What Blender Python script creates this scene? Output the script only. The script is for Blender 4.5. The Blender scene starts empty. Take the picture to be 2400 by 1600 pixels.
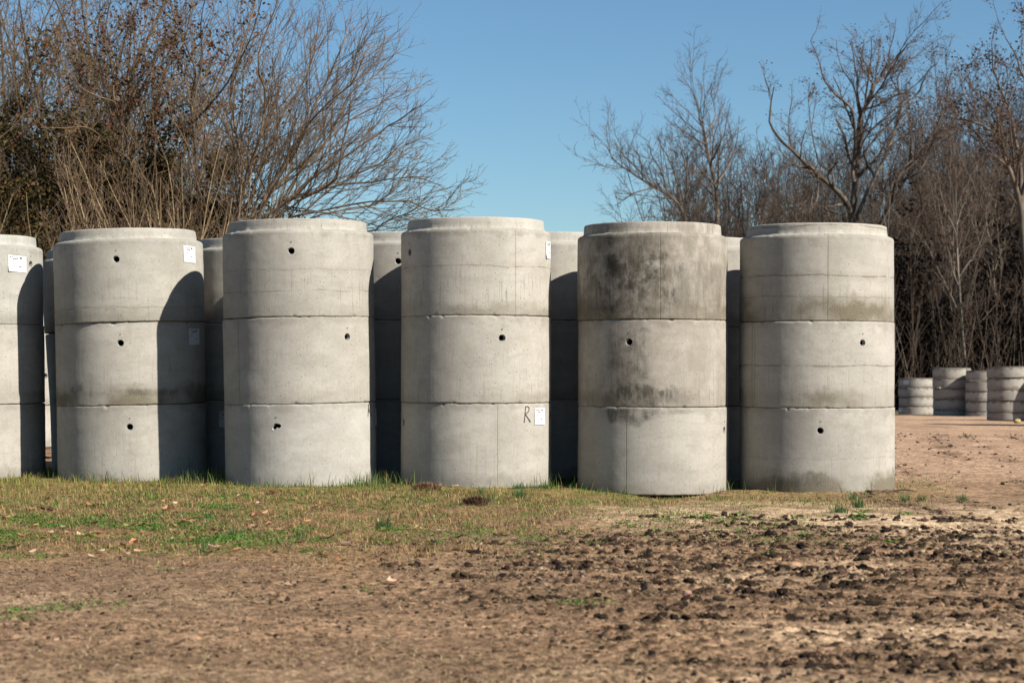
SUN_E = 38.0; SUN_S = 5.0; SUN_C = (1.0, 0.93, 0.83); SKY_S = 0.05; SKY_AIR = 1.0; SKY_DUST = 0.0; SKY_OZ = 6.0; SKY_T = (0.95, 1.06, 1.03, 1); EXPO = 1.0
TINT_K = 0.78; GK = 0.86; LK = 0.80; BKK = 0.66
import bpy, math, random
import numpy as np
PI = math.pi
S = bpy.context.scene
COL = S.collection
RNG = np.random.default_rng(7)
random.seed(7)

# ------------------------------------------------------------------ camera model
W0, H0 = 2400.0, 1600.0
F = 4500.0
HOR = 856.0
CAMZ = 1.16
PITCH = math.atan((HOR - H0 / 2) / F)
def ray(px, py):
    dx = (px - W0 / 2) / F; dz = (H0 / 2 - py) / F
    return np.array([dx, math.cos(PITCH) - dz * math.sin(PITCH), math.sin(PITCH) + dz * math.cos(PITCH)])
def at(px, py, Y):
    d = ray(px, py); s = Y / d[1]
    return np.array([d[0] * s, Y, CAMZ + d[2] * s])
def on_plane(px, py, z=0.0):
    d = ray(px, py); s = (z - CAMZ) / d[2]
    return np.array([d[0] * s, d[1] * s, z])

# ------------------------------------------------------------------ noise (numpy)
def _h(ix, iy, seed):
    h = (ix.astype(np.int64) * 374761393 + iy.astype(np.int64) * 668265263 + seed * 2147483647 * 3) & 0xFFFFFFFF
    h = ((h ^ (h >> 13)) * 1274126177) & 0xFFFFFFFF
    h = ((h ^ (h >> 16)) * 2246822519) & 0xFFFFFFFF
    return (h ^ (h >> 15)) & 0xFFFFFFFF
def gnoise(x, y, seed=0):
    x = np.asarray(x, float); y = np.asarray(y, float)
    ix = np.floor(x); iy = np.floor(y); fx = x - ix; fy = y - iy
    u = fx * fx * fx * (fx * (fx * 6 - 15) + 10); v = fy * fy * fy * (fy * (fy * 6 - 15) + 10)
    def g(a, b):
        t = _h(ix + a, iy + b, seed) * (2 * PI / 4294967296.0)
        return np.cos(t) * (fx - a) + np.sin(t) * (fy - b)
    n0 = g(0, 0) * (1 - u) + g(1, 0) * u
    n1 = g(0, 1) * (1 - u) + g(1, 1) * u
    return (n0 * (1 - v) + n1 * v) * 1.5
def fbm(x, y, seed=0, o=4, g=0.5):
    s = 0; a = 1; t = 0
    for k in range(o):
        s = s + a * gnoise(x * 2 ** k, y * 2 ** k, seed + k * 17); t += a; a *= g
    return s / t
def worley(x, y, seed=0):
    ix = np.floor(x); iy = np.floor(y)
    best = np.full(x.shape, 9.0); cid = np.zeros(x.shape)
    for a in (-1, 0, 1):
        for b in (-1, 0, 1):
            h = _h(ix + a, iy + b, seed); h2 = _h(ix + a, iy + b, seed + 91)
            px = ix + a + (h & 0xFFFF) / 65536.0; py = iy + b + (h >> 16) / 65536.0
            d = np.hypot(px - x, py - y)
            m = d < best
            best = np.where(m, d, best); cid = np.where(m, h2 / 4294967296.0, cid)
    return best, cid
def sstep(a, b, x):
    t = np.clip((x - a) / (b - a), 0, 1); return t * t * (3 - 2 * t)
def nrm(v):
    return v / np.maximum(np.linalg.norm(v, axis=-1, keepdims=True), 1e-9)

# ------------------------------------------------------------------ mesh helpers
class MB:
    def __init__(self):
        self.v = []; self.f = []; self.c = []; self.n = 0; self.mats = []
    def add(self, verts, quads, col=None, mat=0):
        verts = np.asarray(verts, float).reshape(-1, 3); quads = np.asarray(quads, int)
        self.v.append(verts); self.f.append(quads + self.n)
        self.mats.append(np.full(len(quads), mat))
        if col is not None:
            col = np.asarray(col, float)
            if col.ndim == 1: col = np.tile(col, (len(verts), 1))
            self.c.append(col)
        else:
            self.c.append(np.ones((len(verts), 3)))
        self.n += len(verts)
    def build(self, name, mats, parent=None, smooth=True, color=False, uv=None):
        me = bpy.data.meshes.new(name)
        V = np.concatenate(self.v) if self.v else np.zeros((0, 3))
        me.vertices.add(len(V)); me.vertices.foreach_set('co', V.astype(np.float32).ravel())
        loops = []; starts = []; tot = 0; mi = []
        for q, m in zip(self.f, self.mats):
            if len(q) == 0: continue
            k = q.shape[1]
            loops.append(q.ravel()); starts.append(tot + np.arange(len(q)) * k); tot += q.size; mi.append(m)
        L = np.concatenate(loops).astype(np.int32); St = np.concatenate(starts).astype(np.int32)
        me.loops.add(len(L)); me.loops.foreach_set('vertex_index', L)
        me.polygons.add(len(St)); me.polygons.foreach_set('loop_start', St)
        me.polygons.foreach_set('material_index', np.concatenate(mi).astype(np.int32))
        me.polygons.foreach_set('use_smooth', np.full(len(St), smooth, dtype=bool))
        if color:
            a = me.color_attributes.new('tint', 'FLOAT_COLOR', 'POINT')
            C = np.concatenate(self.c); C = np.concatenate([C, np.ones((len(C), 1))], 1)
            a.data.foreach_set('color', C.astype(np.float32).ravel())
        if uv is not None:
            ul = me.uv_layers.new(name='UVMap')
            ul.data.foreach_set('uv', uv[L].astype(np.float32).ravel())
        me.update(calc_edges=True); me.validate()
        if not isinstance(mats, (list, tuple)): mats = [mats]
        for m in mats: me.materials.append(m)
        o = bpy.data.objects.new(name, me); COL.objects.link(o)
        if parent: o.parent = parent
        return o
def tag(o, label, cat, group=None):
    o['label'] = label; o['category'] = cat
    if group: o['group'] = group
    return o
def thing(name, label, cat, loc=(0, 0, 0), group=None):
    o = bpy.data.objects.new(name, None); COL.objects.link(o); o.location = loc
    o.empty_display_size = 0.1
    return tag(o, label, cat, group)

def tubes(pts, rad, sides=3):
    """pts (N,k,3), rad (N,k) -> verts, quads"""
    N, k, _ = pts.shape
    t = np.empty_like(pts); t[:, 1:-1] = pts[:, 2:] - pts[:, :-2]; t[:, 0] = pts[:, 1] - pts[:, 0]; t[:, -1] = pts[:, -1] - pts[:, -2]
    t = nrm(t)
    ref = nrm(np.cross(nrm(pts[:, -1] - pts[:, 0]), RNG.normal(size=(N, 3))))[:, None, :]
    u = nrm(ref - (ref * t).sum(-1, keepdims=True) * t); v = np.cross(t, u)
    a = np.arange(sides) * 2 * PI / sides
    ring = (u[:, :, None, :] * np.cos(a)[None, None, :, None] + v[:, :, None, :] * np.sin(a)[None, None, :, None]) * rad[:, :, None, None] + pts[:, :, None, :]
    idx = np.arange(N * k * sides).reshape(N, k, sides)
    q = np.stack([idx[:, :-1], np.roll(idx, -1, 2)[:, :-1], np.roll(idx, -1, 2)[:, 1:], idx[:, 1:]], -1).reshape(-1, 4)
    return ring.reshape(-1, 3), q

# ------------------------------------------------------------------ node helpers
def newmat(name):
    m = bpy.data.materials.new(name); m.use_nodes = True
    nt = m.node_tree; nt.nodes.clear()
    out = nt.nodes.new('ShaderNodeOutputMaterial'); b = nt.nodes.new('ShaderNodeBsdfPrincipled')
    nt.links.new(b.outputs[0], out.inputs[0])
    b.inputs['Roughness'].default_value = 0.9
    b.inputs['Specular IOR Level'].default_value = 0.2
    return m, nt, b
class NG:
    def __init__(s, nt): s.nt = nt
    def lk(s, a, b):
        if isinstance(a, (int, float)): b.default_value = a
        elif isinstance(a, tuple): b.default_value = a if len(a) != 3 or b.type == 'VECTOR' else (*a, 1)
        else: s.nt.links.new(a, b)
    def m(s, op, a, b=0.0, c=None, clamp=False):
        n = s.nt.nodes.new('ShaderNodeMath'); n.operation = op; n.use_clamp = clamp
        s.lk(a, n.inputs[0]); s.lk(b, n.inputs[1])
        if c is not None: s.lk(c, n.inputs[2])
        return n.outputs[0]
    def ss(s, x, a, b, lo=0.0, hi=1.0):
        n = s.nt.nodes.new('ShaderNodeMapRange'); n.interpolation_type = 'SMOOTHSTEP'
        s.lk(x, n.inputs[0]); n.inputs[1].default_value = a; n.inputs[2].default_value = b; n.inputs[3].default_value = lo; n.inputs[4].default_value = hi
        return n.outputs[0]
    def noise(s, vec, scale, detail=3.0, rough=0.55, dist=0.0):
        n = s.nt.nodes.new('ShaderNodeTexNoise'); s.lk(vec, n.inputs['Vector']); n.inputs['Scale'].default_value = scale
        n.inputs['Detail'].default_value = detail; n.inputs['Roughness'].default_value = rough; n.inputs['Distortion'].default_value = dist
        return n.outputs[0]
    def voro(s, vec, scale):
        n = s.nt.nodes.new('ShaderNodeTexVoronoi'); s.lk(vec, n.inputs['Vector']); n.inputs['Scale'].default_value = scale
        return n.outputs['Distance'], n.outputs['Color']
    def vm(s, op, a, b):
        n = s.nt.nodes.new('ShaderNodeVectorMath'); n.operation = op; s.lk(a, n.inputs[0]); s.lk(b, n.inputs[1]); return n.outputs[0]
    def mix(s, f, a, b, mode='MIX'):
        n = s.nt.nodes.new('ShaderNodeMix'); n.data_type = 'RGBA'; n.blend_type = mode
        s.lk(f, n.inputs[0]); s.lk(a, n.inputs[6]); s.lk(b, n.inputs[7]); return n.outputs[2]
    def sep(s, v):
        n = s.nt.nodes.new('ShaderNodeSeparateXYZ'); s.lk(v, n.inputs[0]); return n.outputs
    def uv(s):
        n = s.nt.nodes.new('ShaderNodeUVMap'); n.uv_map = 'UVMap'; return n.outputs[0]
    def obj(s):
        return s.nt.nodes.new('ShaderNodeTexCoord').outputs['Object']
    def geo(s):
        return s.nt.nodes.new('ShaderNodeNewGeometry').outputs['Position']
    def attr(s, name):
        n = s.nt.nodes.new('ShaderNodeAttribute'); n.attribute_name = name; return n.outputs['Color']
    def bump(s, h, strength, dist):
        n = s.nt.nodes.new('ShaderNodeBump'); s.lk(h, n.inputs['Height']); n.inputs['Strength'].default_value = strength; n.inputs['Distance'].default_value = dist
        return n.outputs[0]

def concrete(name, seed, tint=(0.40, 0.385, 0.355), seams=(), lines=(), grime=0.35, grime_h=0.16, streak=0.3, stains=(), pits=0.6, dirty=0.0, top_dark=0.25, h=0.82):
    """procedural cast concrete; UV = (arc length in m, height in m)"""
    m, nt, b = newmat(name); g = NG(nt)
    uv = g.uv(); off = g.vm('ADD', uv, (seed * 7.31, seed * 3.77, seed * 1.9))
    s = g.sep(uv); U, V = s[0], s[1]
    big = g.noise(off, 1.6, 4, 0.55)
    med = g.noise(off, 7.0, 5, 0.6)
    fine = g.noise(off, 90.0, 3, 0.7)
    wavy = g.noise(g.vm('MULTIPLY', off, (2.5, 9.0, 1.0)), 1.0, 4, 0.6, 0.6)
    d = tint
    c = g.mix(g.ss(big, 0.3, 0.7), tuple(x * 0.86 for x in d), tuple(min(1, x * 1.08) for x in d))
    c = g.mix(g.m('MULTIPLY', g.ss(med, 0.42, 0.72), 0.5), c, tuple(x * y for x, y in zip(d, (0.80, 0.78, 0.74))))
    c = g.mix(g.m('MULTIPLY', g.ss(wavy, 0.46, 0.72), 0.5), c, tuple(x * y for x, y in zip(d, (0.78, 0.77, 0.75))))
    c = g.mix(g.m('MULTIPLY', g.ss(wavy, 0.3, 0.5, 1, 0), 0.22), c, tuple(min(1, x * 1.12) for x in d))
    c = g.mix(1.0, c, g.mix(fine, (0.84, 0.84, 0.84), (1.15, 1.15, 1.15)), 'MULTIPLY'); c = g.mix(1.0, c, g.mix(g.ss(g.noise(off, 34.0, 4, 0.7), .3, .7), (0.94, 0.94, 0.935), (1.05, 1.05, 1.05)), 'MULTIPLY')
    dk = 1.0
    def dark(mask, amt, col=(0.30, 0.28, 0.25)):
        nonlocal c
        c = g.mix(g.m('MULTIPLY', mask, amt), c, tuple(x * y * 1.0 for x, y in zip(d, col)))
    # vertical form streaks
    st = g.noise(g.vm('MULTIPLY', off, (48.0, 2.2, 1.0)), 1.0, 3, 0.6)
    low = g.ss(g.m('ADD', V, g.m('MULTIPLY', g.m('SUBTRACT', big, 0.5), 0.5)), h * 0.35, h * 0.75, 1.0, 0.0)
    dark(g.m('MULTIPLY', g.ss(st, 0.56, 0.70), low), streak, (0.40, 0.37, 0.33))
    # edge grime; on the low risers the top band paints joint shade
    vb = g.m('ADD', V, g.m('MULTIPLY', g.m('SUBTRACT', med, 0.5), 0.28))
    gp = g.ss(big, 0.40, 0.62)
    dark(g.m('MULTIPLY', g.ss(vb, grime_h * 0.35, grime_h, 1.0, 0.0), g.m('MULTIPLY', g.m('ADD', gp, 0.25), g.ss(fine, 0.25, 0.7, 0.5, 1.0))), min(1.0, grime * 1.35), (0.38, 0.345, 0.27))
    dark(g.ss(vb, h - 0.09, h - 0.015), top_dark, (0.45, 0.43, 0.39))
    # pour lines
    for z0, amt in lines:
        dz = g.m('ABSOLUTE', g.m('SUBTRACT', g.m('ADD', V, g.m('MULTIPLY', g.m('SUBTRACT', g.noise(off, 2.2, 4, 0.6), 0.5), 0.07)), z0))
        dark(g.m('MULTIPLY', g.ss(dz, 0.0, 0.011, 1.0, 0.0), g.ss(med, 0.34, 0.58)), min(1.0, amt * 1.5), (0.40, 0.37, 0.31))
        dark(g.m('MULTIPLY', g.ss(dz, 0.0, 0.07, 1.0, 0.0), g.ss(big, 0.42, 0.62)), amt * 0.35, (0.45, 0.42, 0.37))
    # located stains (u0, v0, ru, rv, strength)
    for (u0, v0, ru, rv, a) in stains:
        du = g.m('DIVIDE', g.m('SUBTRACT', U, u0), ru); dv = g.m('DIVIDE', g.m('SUBTRACT', V, v0), rv)
        r = g.m('SQRT', g.m('ADD', g.m('MULTIPLY', du, du), g.m('MULTIPLY', dv, dv)))
        stv = g.noise(g.vm('MULTIPLY', off, (18.0, 4.0, 1.0)), 1.0, 6, 0.7, 0.15)
        mk = g.ss(g.m('ADD', r, g.m('MULTIPLY', g.m('SUBTRACT', med, 0.5), 2.2)), 0.45, 1.25, 1.0, 0.0)
        dark(g.m('MULTIPLY', mk, g.m('MULTIPLY', g.ss(stv, 0.22, 0.60), g.ss(g.noise(off, 5.0, 6, 0.7), 0.30, 0.58))), a, (0.125, 0.12, 0.108))
    if dirty:
        dn = g.noise(g.vm('MULTIPLY', off, (1.5, 0.8, 1.0)), 3.4, 7, 0.70, 0.1)
        dark(g.ss(dn, 0.36, 0.64), dirty, (0.37, 0.355, 0.32))
    # bug holes
    dist, colr = g.voro(off, 26.0)
    keep = g.ss(g.m('ADD', g.sep(colr)[0], g.m('MULTIPLY', g.m('SUBTRACT', low, 0.5), 0.25)), 1.0 - pits * 0.42, 1.0 - pits * 0.42 + 0.02)
    dist2, colr2 = g.voro(off, 60.0)
    keep2 = g.m('MULTIPLY', g.ss(g.sep(colr2)[1], 1.0 - pits * 0.3, 1.0 - pits * 0.3 + 0.02), g.ss(med, 0.45, 0.6))
    hole = g.m('MAXIMUM', g.m('MULTIPLY', g.ss(dist, 0.06, 0.16, 1.0, 0.0), keep), g.m('MULTIPLY', g.ss(dist2, 0.12, 0.25, 1.0, 0.0), keep2))
    dark(hole, 0.85, (0.20, 0.19, 0.17))
    sm = 0.0
    for (u0, amt) in seams:
        du = g.m('ABSOLUTE', g.m('SUBTRACT', g.m('ADD', U, g.m('MULTIPLY', g.m('SUBTRACT', g.noise(off, 6.0, 2), 0.5), 0.008)), u0))
        k = g.m('MULTIPLY', g.ss(du, 0.001, 0.0055, 1.0, 0.0), g.ss(g.noise(off, 5.0, 3), 0.25, 0.5, 0.35, 1.0))
        dark(k, amt, (0.25, 0.235, 0.2))
        dark(g.ss(du, 0.0, 0.05, 1.0, 0.0), amt * 0.14, (0.5, 0.48, 0.44))
        sm = g.m('MAXIMUM', sm, g.m('MULTIPLY', k, amt)) if not isinstance(sm, float) else g.m('MULTIPLY', k, amt)
    nt.links.new(c, b.inputs['Base Color'])
    hgt = g.m('ADD', g.m('MULTIPLY', fine, 0.35), g.m('MULTIPLY', med, 0.5))
    hgt = g.m('SUBTRACT', hgt, g.m('MULTIPLY', hole, 1.2))
    hgt = g.m('SUBTRACT', hgt, g.m('MULTIPLY', st, 0.25))
    if not isinstance(sm, float): hgt = g.m('SUBTRACT', hgt, sm)
    nt.links.new(g.bump(hgt, 0.55, 0.006), b.inputs['Normal'])
    b.inputs['Roughness'].default_value = 0.92
    return m

def simple(name, col, rough=0.9, spec=0.2, nscale=None, namt=0.25, bump=0.0):
    m, nt, b = newmat(name); g = NG(nt)
    if nscale:
        n = g.noise(g.obj(), nscale, 5, 0.6)
        nt.links.new(g.mix(g.ss(n, 0.3, 0.7), tuple(c * (1 - namt) for c in col), tuple(min(1, c * (1 + namt)) for c in col)), b.inputs['Base Color'])
        if bump: nt.links.new(g.bump(n, bump, 0.01), b.inputs['Normal'])
    else:
        b.inputs['Base Color'].default_value = (*col, 1)
    b.inputs['Roughness'].default_value = rough; b.inputs['Specular IOR Level'].default_value = spec
    return m
def tinted(name, translucent=0.0, rough=0.85, nscale=0.0):
    m, nt, b = newmat(name); g = NG(nt)
    c = g.attr('tint')
    if nscale:
        n = g.noise(g.obj(), nscale, 4, 0.6); c = g.mix(1.0, c, g.mix(n, (0.6, 0.6, 0.6), (1.4, 1.4, 1.4)), 'MULTIPLY')
    nt.links.new(c, b.inputs['Base Color'])
    b.inputs['Roughness'].default_value = rough
    if translucent:
        t = nt.nodes.new('ShaderNodeBsdfTranslucent'); nt.links.new(c, t.inputs[0])
        mx = nt.nodes.new('ShaderNodeMixShader'); mx.inputs[0].default_value = translucent
        nt.links.new(b.outputs[0], mx.inputs[1]); nt.links.new(t.outputs[0], mx.inputs[2])
        nt.links.new(mx.outputs[0], nt.nodes['Material Output'].inputs[0])
    return m

M_HOLE = simple('hole_sleeve', (0.22, 0.22, 0.21), 0.6, 0.3)
M_DARK = simple('hole_shade', (0.012, 0.012, 0.012), 0.8, 0.1)  # near-black colour paints the shade inside the lifting holes
M_PAPER = simple('paper', (0.52, 0.53, 0.545), 0.7, 0.3)
M_INK = simple('ink', (0.05, 0.05, 0.055), 0.7)
M_TIE = simple('tie_mortar', (0.17, 0.165, 0.15), 0.9, 0.1)
M_MARK = simple('marker_paint', (0.06, 0.052, 0.045), 0.8, 0.2, 60, 0.5)

# ------------------------------------------------------------------ concrete rings
def ring_parts(root, R, h, mat, seed, spigot=False, holes=(), ncol=300, chip=1.0, sleeve_irreg=0.0):
    """barrel mesh (+ optional tongue and lifting holes) as children of root. theta=0 faces -y."""
    th = -PI + 2 * PI * np.arange(ncol) / ncol
    bev = 0.010
    body_rows = np.linspace(0.03, h - 0.03, max(6, int(h / 0.017)))
    zs = np.concatenate([[0.0, 0.003, 0.010, 0.018], body_rows, [h - 0.018, h - 0.010, h - 0.003, h]])
    nr = len(zs)
    T, Z = np.meshgrid(th, zs)
    arc = T * R
    r = R + 0.0035 * gnoise(T * 1.3 + seed * 3.1, Z * 1.5, seed) + 0.0022 * fbm(arc * 5, Z * 5, seed + 5, 3)
    # rounded arrises with chips
    be = np.where(Z < h / 2, Z, h - Z)
    wb = bev * (1.0 + 1.1 * gnoise(arc * 6, Z * 0 + seed, seed + 9)) if not spigot else np.where(Z < h / 2, bev * (1.0 + 0.7 * gnoise(arc * 9, Z * 0 + seed, seed + 9)), 0.034)
    wb = np.clip(wb, 0.003, 0.045)
    k = np.clip(1 - be / wb, 0, 1)
    r = r - wb * (1 - np.sqrt(np.maximum(0, 1 - k * k)))
    ch = fbm(arc * 14, (Z > h / 2) * 7.7 + seed, seed + 21, 3)
    cw = np.clip((ch - 0.21) * 4, 0, 1) * chip
    r = r - cw * 0.020 * np.clip(1 - be / (0.010 + 0.022 * cw), 0, 1)
    rough = fbm(arc * 30, Z * 30, seed + 33, 2)
    r = r + 0.0016 * rough * np.exp(-be / 0.05)
    zed = Z + np.where(be < 0.001, 0.0035 * fbm(arc * 16, (Z > h / 2) * 3.3 + seed * 2, seed + 41, 3) * np.where(Z > h / 2, 1.0, 0.6), 0)
    X = r * np.sin(T); Y = -r * np.cos(T)
    V = np.stack([X, Y, zed], -1).reshape(-1, 3)
    idx = np.arange(nr * ncol).reshape(nr, ncol)
    quads = np.stack([idx[:-1], np.roll(idx, -1, 1)[:-1], np.roll(idx, -1, 1)[1:], idx[1:]], -1)  # (nr-1,ncol,4)
    keep = np.ones((nr - 1, ncol), bool)
    mb = MB(); uvs = [np.stack([arc, Z], -1).reshape(-1, 2)]
    extra = []
    hole_objs = []
    for hi, (t0, z0, hr) in enumerate(holes):
        jc = int(np.argmin(np.abs(th - t0))); ic = int(np.argmin(np.abs(zs - z0)))
        c3 = 3
        cols = [(jc + a) % ncol for a in range(-c3, c3 + 1)]; rows = list(range(ic - c3, ic + c3 + 1))
        keep[np.ix_(rows[:-1], cols[:-1])] = False
        loop = [(rows[0], c) for c in cols[:-1]] + [(rr, cols[-1]) for rr in rows[:-1]] + [(rows[-1], c) for c in cols[:0:-1]] + [(rr, cols[0]) for rr in rows[:0:-1]]
        nL = len(loop)
        ang = np.array([math.atan2(zs[a] - z0, math.remainder(th[c_] - t0, 2 * PI) * R) for a, c_ in loop])
        irr = 1 + sleeve_irreg * 0.35 * np.sin(ang * 2 + 0.8) + sleeve_irreg * 0.25 * np.sin(ang * 3 + 2) + 0.03 * RNG.normal(size=nL)
        def circ(rad, depth):
            tt = t0 + rad * irr * np.cos(ang) / R; zz = z0 + rad * irr * np.sin(ang)
            rr = R - depth
            return np.stack([rr * np.sin(tt), -rr * np.cos(tt), zz], -1), np.stack([tt * R, zz], -1)
        base = nr * ncol + sum(len(e) for e in extra)
        cv, cu = circ(hr * 1.03, 0.001)
        extra.append(cv); uvs.append(cu)
        li = np.array([idx[a, c_] for a, c_ in loop]); ci = base + np.arange(nL)
        mb_q = np.stack([li, np.roll(li, -1), np.roll(ci, -1), ci], -1)
        hole_objs.append((circ, nL, hr, mb_q))
    Vall = np.concatenate([V] + extra) if extra else V
    Q = [quads[keep]] + [hq[3] for hq in hole_objs]
    # caps: bottom annulus, top (annulus or shoulder), inner wall
    Ri = R * 0.80
    n0 = len(Vall)
    def circle(rad, z): return np.stack([rad * np.sin(th), -rad * np.cos(th), np.full(ncol, z)], -1)
    more = [circle(Ri, 0.0), circle(Ri, h)]
    ib = n0 + np.arange(ncol); it = n0 + ncol + np.arange(ncol)
    uvs += [np.stack([th * R, np.full(ncol, 0.1)], -1), np.stack([th * R, np.full(ncol, h - 0.2)], -1)]
    Vall = np.concatenate([Vall] + more)
    rl = lambda a: np.roll(a, -1)
    Q += [np.stack([idx[0], ib, rl(ib), rl(idx[0])], -1), np.stack([ib, it, rl(it), rl(ib)], -1)]
    if not spigot:
        Q += [np.stack([idx[-1], rl(idx[-1]), rl(it), it], -1)]
    else:
        js = n0 + 2 * ncol + np.arange(ncol)
        Vall = np.concatenate([Vall, circle(R * 0.90, h - 0.001)])
        uvs.append(np.stack([th * R, np.full(ncol, h + 0.06)], -1))
        Q += [np.stack([idx[-1], rl(idx[-1]), rl(js), js], -1)]
    mb.add(Vall, np.concatenate(Q))
    barrel = mb.build('barrel', mat, root, uv=np.concatenate(uvs))
    if spigot:
        sh = 0.108
        prof = [(0.948, -0.03), (0.946, 0.004), (0.926, 0.005), (0.919, 0.012), (0.914, 0.05), (0.908, sh - 0.014), (0.903, sh - 0.004), (0.893, sh), (0.84, sh), (0.81, sh - 0.004), (0.80, sh - 0.015), (0.80, -0.004)]
        nz = len(prof); vv = []; uu = []
        for i, (rf, z) in enumerate(prof):
            nn = 0.004 * gnoise(th * R * 2.2, th * 0 + z * 20 + seed, seed + 3) + 0.002 * fbm(th * R * 16, th * 0 + z * 40, seed + 4, 2)
            zz = h + z + (0.0035 * fbm(th * R * 3, th * 0 + seed, seed + 8, 3) if i in (5, 6, 7, 8) else 0) + (0.0075 * np.maximum(-.2, fbm(th * R * 13, th * 0 + seed, seed + 6, 3) + .12 * gnoise(th * 3, th * 0 + seed, seed + 7)) * 2 if i in (1, 2) else 0)
            zz = np.broadcast_to(zz, th.shape)
            rr = R * rf + nn
            vv.append(np.stack([rr * np.sin(th), -rr * np.cos(th), zz], -1)); uu.append(np.stack([th * R + 9.0, np.full(ncol, 0.35 + z * 1.0)], -1))
        ii = np.arange(nz * ncol).reshape(nz, ncol)
        q = np.stack([ii[:-1], np.roll(ii, -1, 1)[:-1], np.roll(ii, -1, 1)[1:], ii[1:]], -1).reshape(-1, 4)
        mb2 = MB(); mb2.add(np.concatenate(vv), q); mb2.build('tongue_rim', mat, root, uv=np.concatenate(uu))
    for circ, nL, hr, _ in hole_objs:
        a = [circ(hr * 1.03, 0.0012)[0], circ(hr * .97, 0.008)[0], circ(hr * 0.80, 0.036)[0]]
        mb3 = MB(); I = np.arange(3 * nL).reshape(3, nL)
        mb3.add(np.concatenate(a), np.stack([I[:-1], np.roll(I, -1, 1)[:-1], np.roll(I, -1, 1)[1:], I[1:]], -1).reshape(-1, 4)[:, ::-1], mat=0)
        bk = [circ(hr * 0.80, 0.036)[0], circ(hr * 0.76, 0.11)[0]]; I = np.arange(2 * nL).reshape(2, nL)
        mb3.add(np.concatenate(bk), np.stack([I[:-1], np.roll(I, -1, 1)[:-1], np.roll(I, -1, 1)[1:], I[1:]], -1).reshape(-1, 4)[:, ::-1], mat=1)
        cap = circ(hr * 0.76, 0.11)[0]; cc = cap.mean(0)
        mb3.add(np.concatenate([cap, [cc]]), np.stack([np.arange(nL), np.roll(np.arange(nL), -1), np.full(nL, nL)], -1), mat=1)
        mb3.build('lifting_hole', [M_HOLE, M_DARK], root)
    return barrel

def surf(R, t, z, d): return np.array([(R + d) * math.sin(t), -(R + d) * math.cos(t), z])
def patch(R, t0, t1, z0, z1, d0, d1, nx=10, ny=8, curl=None, shear=0.0):
    """thin curved sheet on the barrel: outer face, back face and rim"""
    V = []; 
    for d in (d1, d0):
        for j in range(ny + 1):
            for i in range(nx + 1):
                a, b_ = i / nx, j / ny
                dd = d + (curl(a, b_) if curl else 0)
                V.append(surf(R, t0 + (t1 - t0) * a, z0 + (z1 - z0) * b_ + shear * a, dd))
    n = (nx + 1) * (ny + 1); Q = []
    for j in range(ny):
        for i in range(nx):
            a = j * (nx + 1) + i
            Q.append((a, a + 1, a + nx + 2, a + nx + 1)); Q.append((n + a + nx + 1, n + a + nx + 2, n + a + 1, n + a))
    edge = [i for i in range(nx)] + [j * (nx + 1) + nx for j in range(ny)] + [ny * (nx + 1) + i for i in range(nx, 0, -1)] + [j * (nx + 1) for j in range(ny, 0, -1)]
    for k_ in range(len(edge)):
        a, b_ = edge[k_], edge[(k_ + 1) % len(edge)]
        Q.append((a, a + n, b_ + n, b_)[::-1])
    return np.array(V), np.array(Q)
def paper(root, R, tc, zc, w=0.155, hh=0.155, corner=False, tilt=0.0, ink=True):
    dt = w / 2 / R
    cu = (lambda a, b: 0.010 * max(0, 1 - (a * 3 + b * 3)) if corner else 0.0006 * math.sin(a * 9 + b * 5))
    mb = MB(); v, q = patch(R, tc - dt, tc + dt, zc - hh / 2, zc + hh / 2, 0.0055, 0.0063, curl=cu, shear=tilt); mb.add(v, q)
    p = mb.build('paper_label', M_PAPER, root, smooth=False)
    if ink:
        rs = random.Random(int(tc * 1000) + int(zc * 99))
        def dash(x0, x1, y, t):
            v, q = patch(R, tc - dt + 2 * dt * x0, tc - dt + 2 * dt * x1, zc - hh / 2 + hh * y - t / 2, zc - hh / 2 + hh * y + t / 2, 0.0068, 0.0071, 2, 1, shear=tilt * (x1 - x0)); v = v + np.array([0, 0, tilt * x0]); mb = MB(); mb.add(v, q); mb.build('text_line', M_INK, p, smooth=False)
        x = 0.06
        while x < 0.55:
            l = rs.uniform(0.04, 0.10); dash(x, x + l, 0.885, 0.007); x += l + rs.uniform(0.02, 0.05)
        dash(0.60, 0.72, 0.87, 0.015); dash(0.64, 0.70, 0.81, 0.007)
        dash(0.22, 0.54, 0.78, 0.008); dash(0.56, 0.69, 0.34, 0.009)
        for k_ in range(3): dash(0.10, 0.10 + rs.uniform(0.1, 0.3), 0.66 - 0.08 * k_, 0.003)
    return p
def strokes(root, R, tc, zc, w, hh, lines, name='painted_letter', wid=0.008):
    mb = MB()
    for ln in lines:
        P = np.array([surf(R, tc + (x - 0.5) * w / R, zc + (y - 0.5) * hh, 0.003) for x, y in ln])
        # flattened brush stroke
        k = len(P); n = nrm(np.stack([P[:, 0], P[:, 1], np.zeros(k)], -1)); t = np.gradient(P, axis=0); t = nrm(t); s = nrm(np.cross(t, n))
        wv = wid * (0.8 + 0.3 * RNG.random(k))[:, None] / 2
        a = P - s * wv + n * 0.0035; b_ = P + s * wv + n * 0.0035; c_ = P + s * wv - n * 0.001; d_ = P - s * wv - n * 0.001
        V = np.stack([a, b_, c_, d_], 1).reshape(-1, 3); I = np.arange(4 * k).reshape(k, 4)
        q = np.stack([I[:-1], np.roll(I, -1, 1)[:-1], np.roll(I, -1, 1)[1:], I[1:]], -1).reshape(-1, 4)
        mb.add(V, q)
    return mb.build(name, M_MARK, root, smooth=False)
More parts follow.
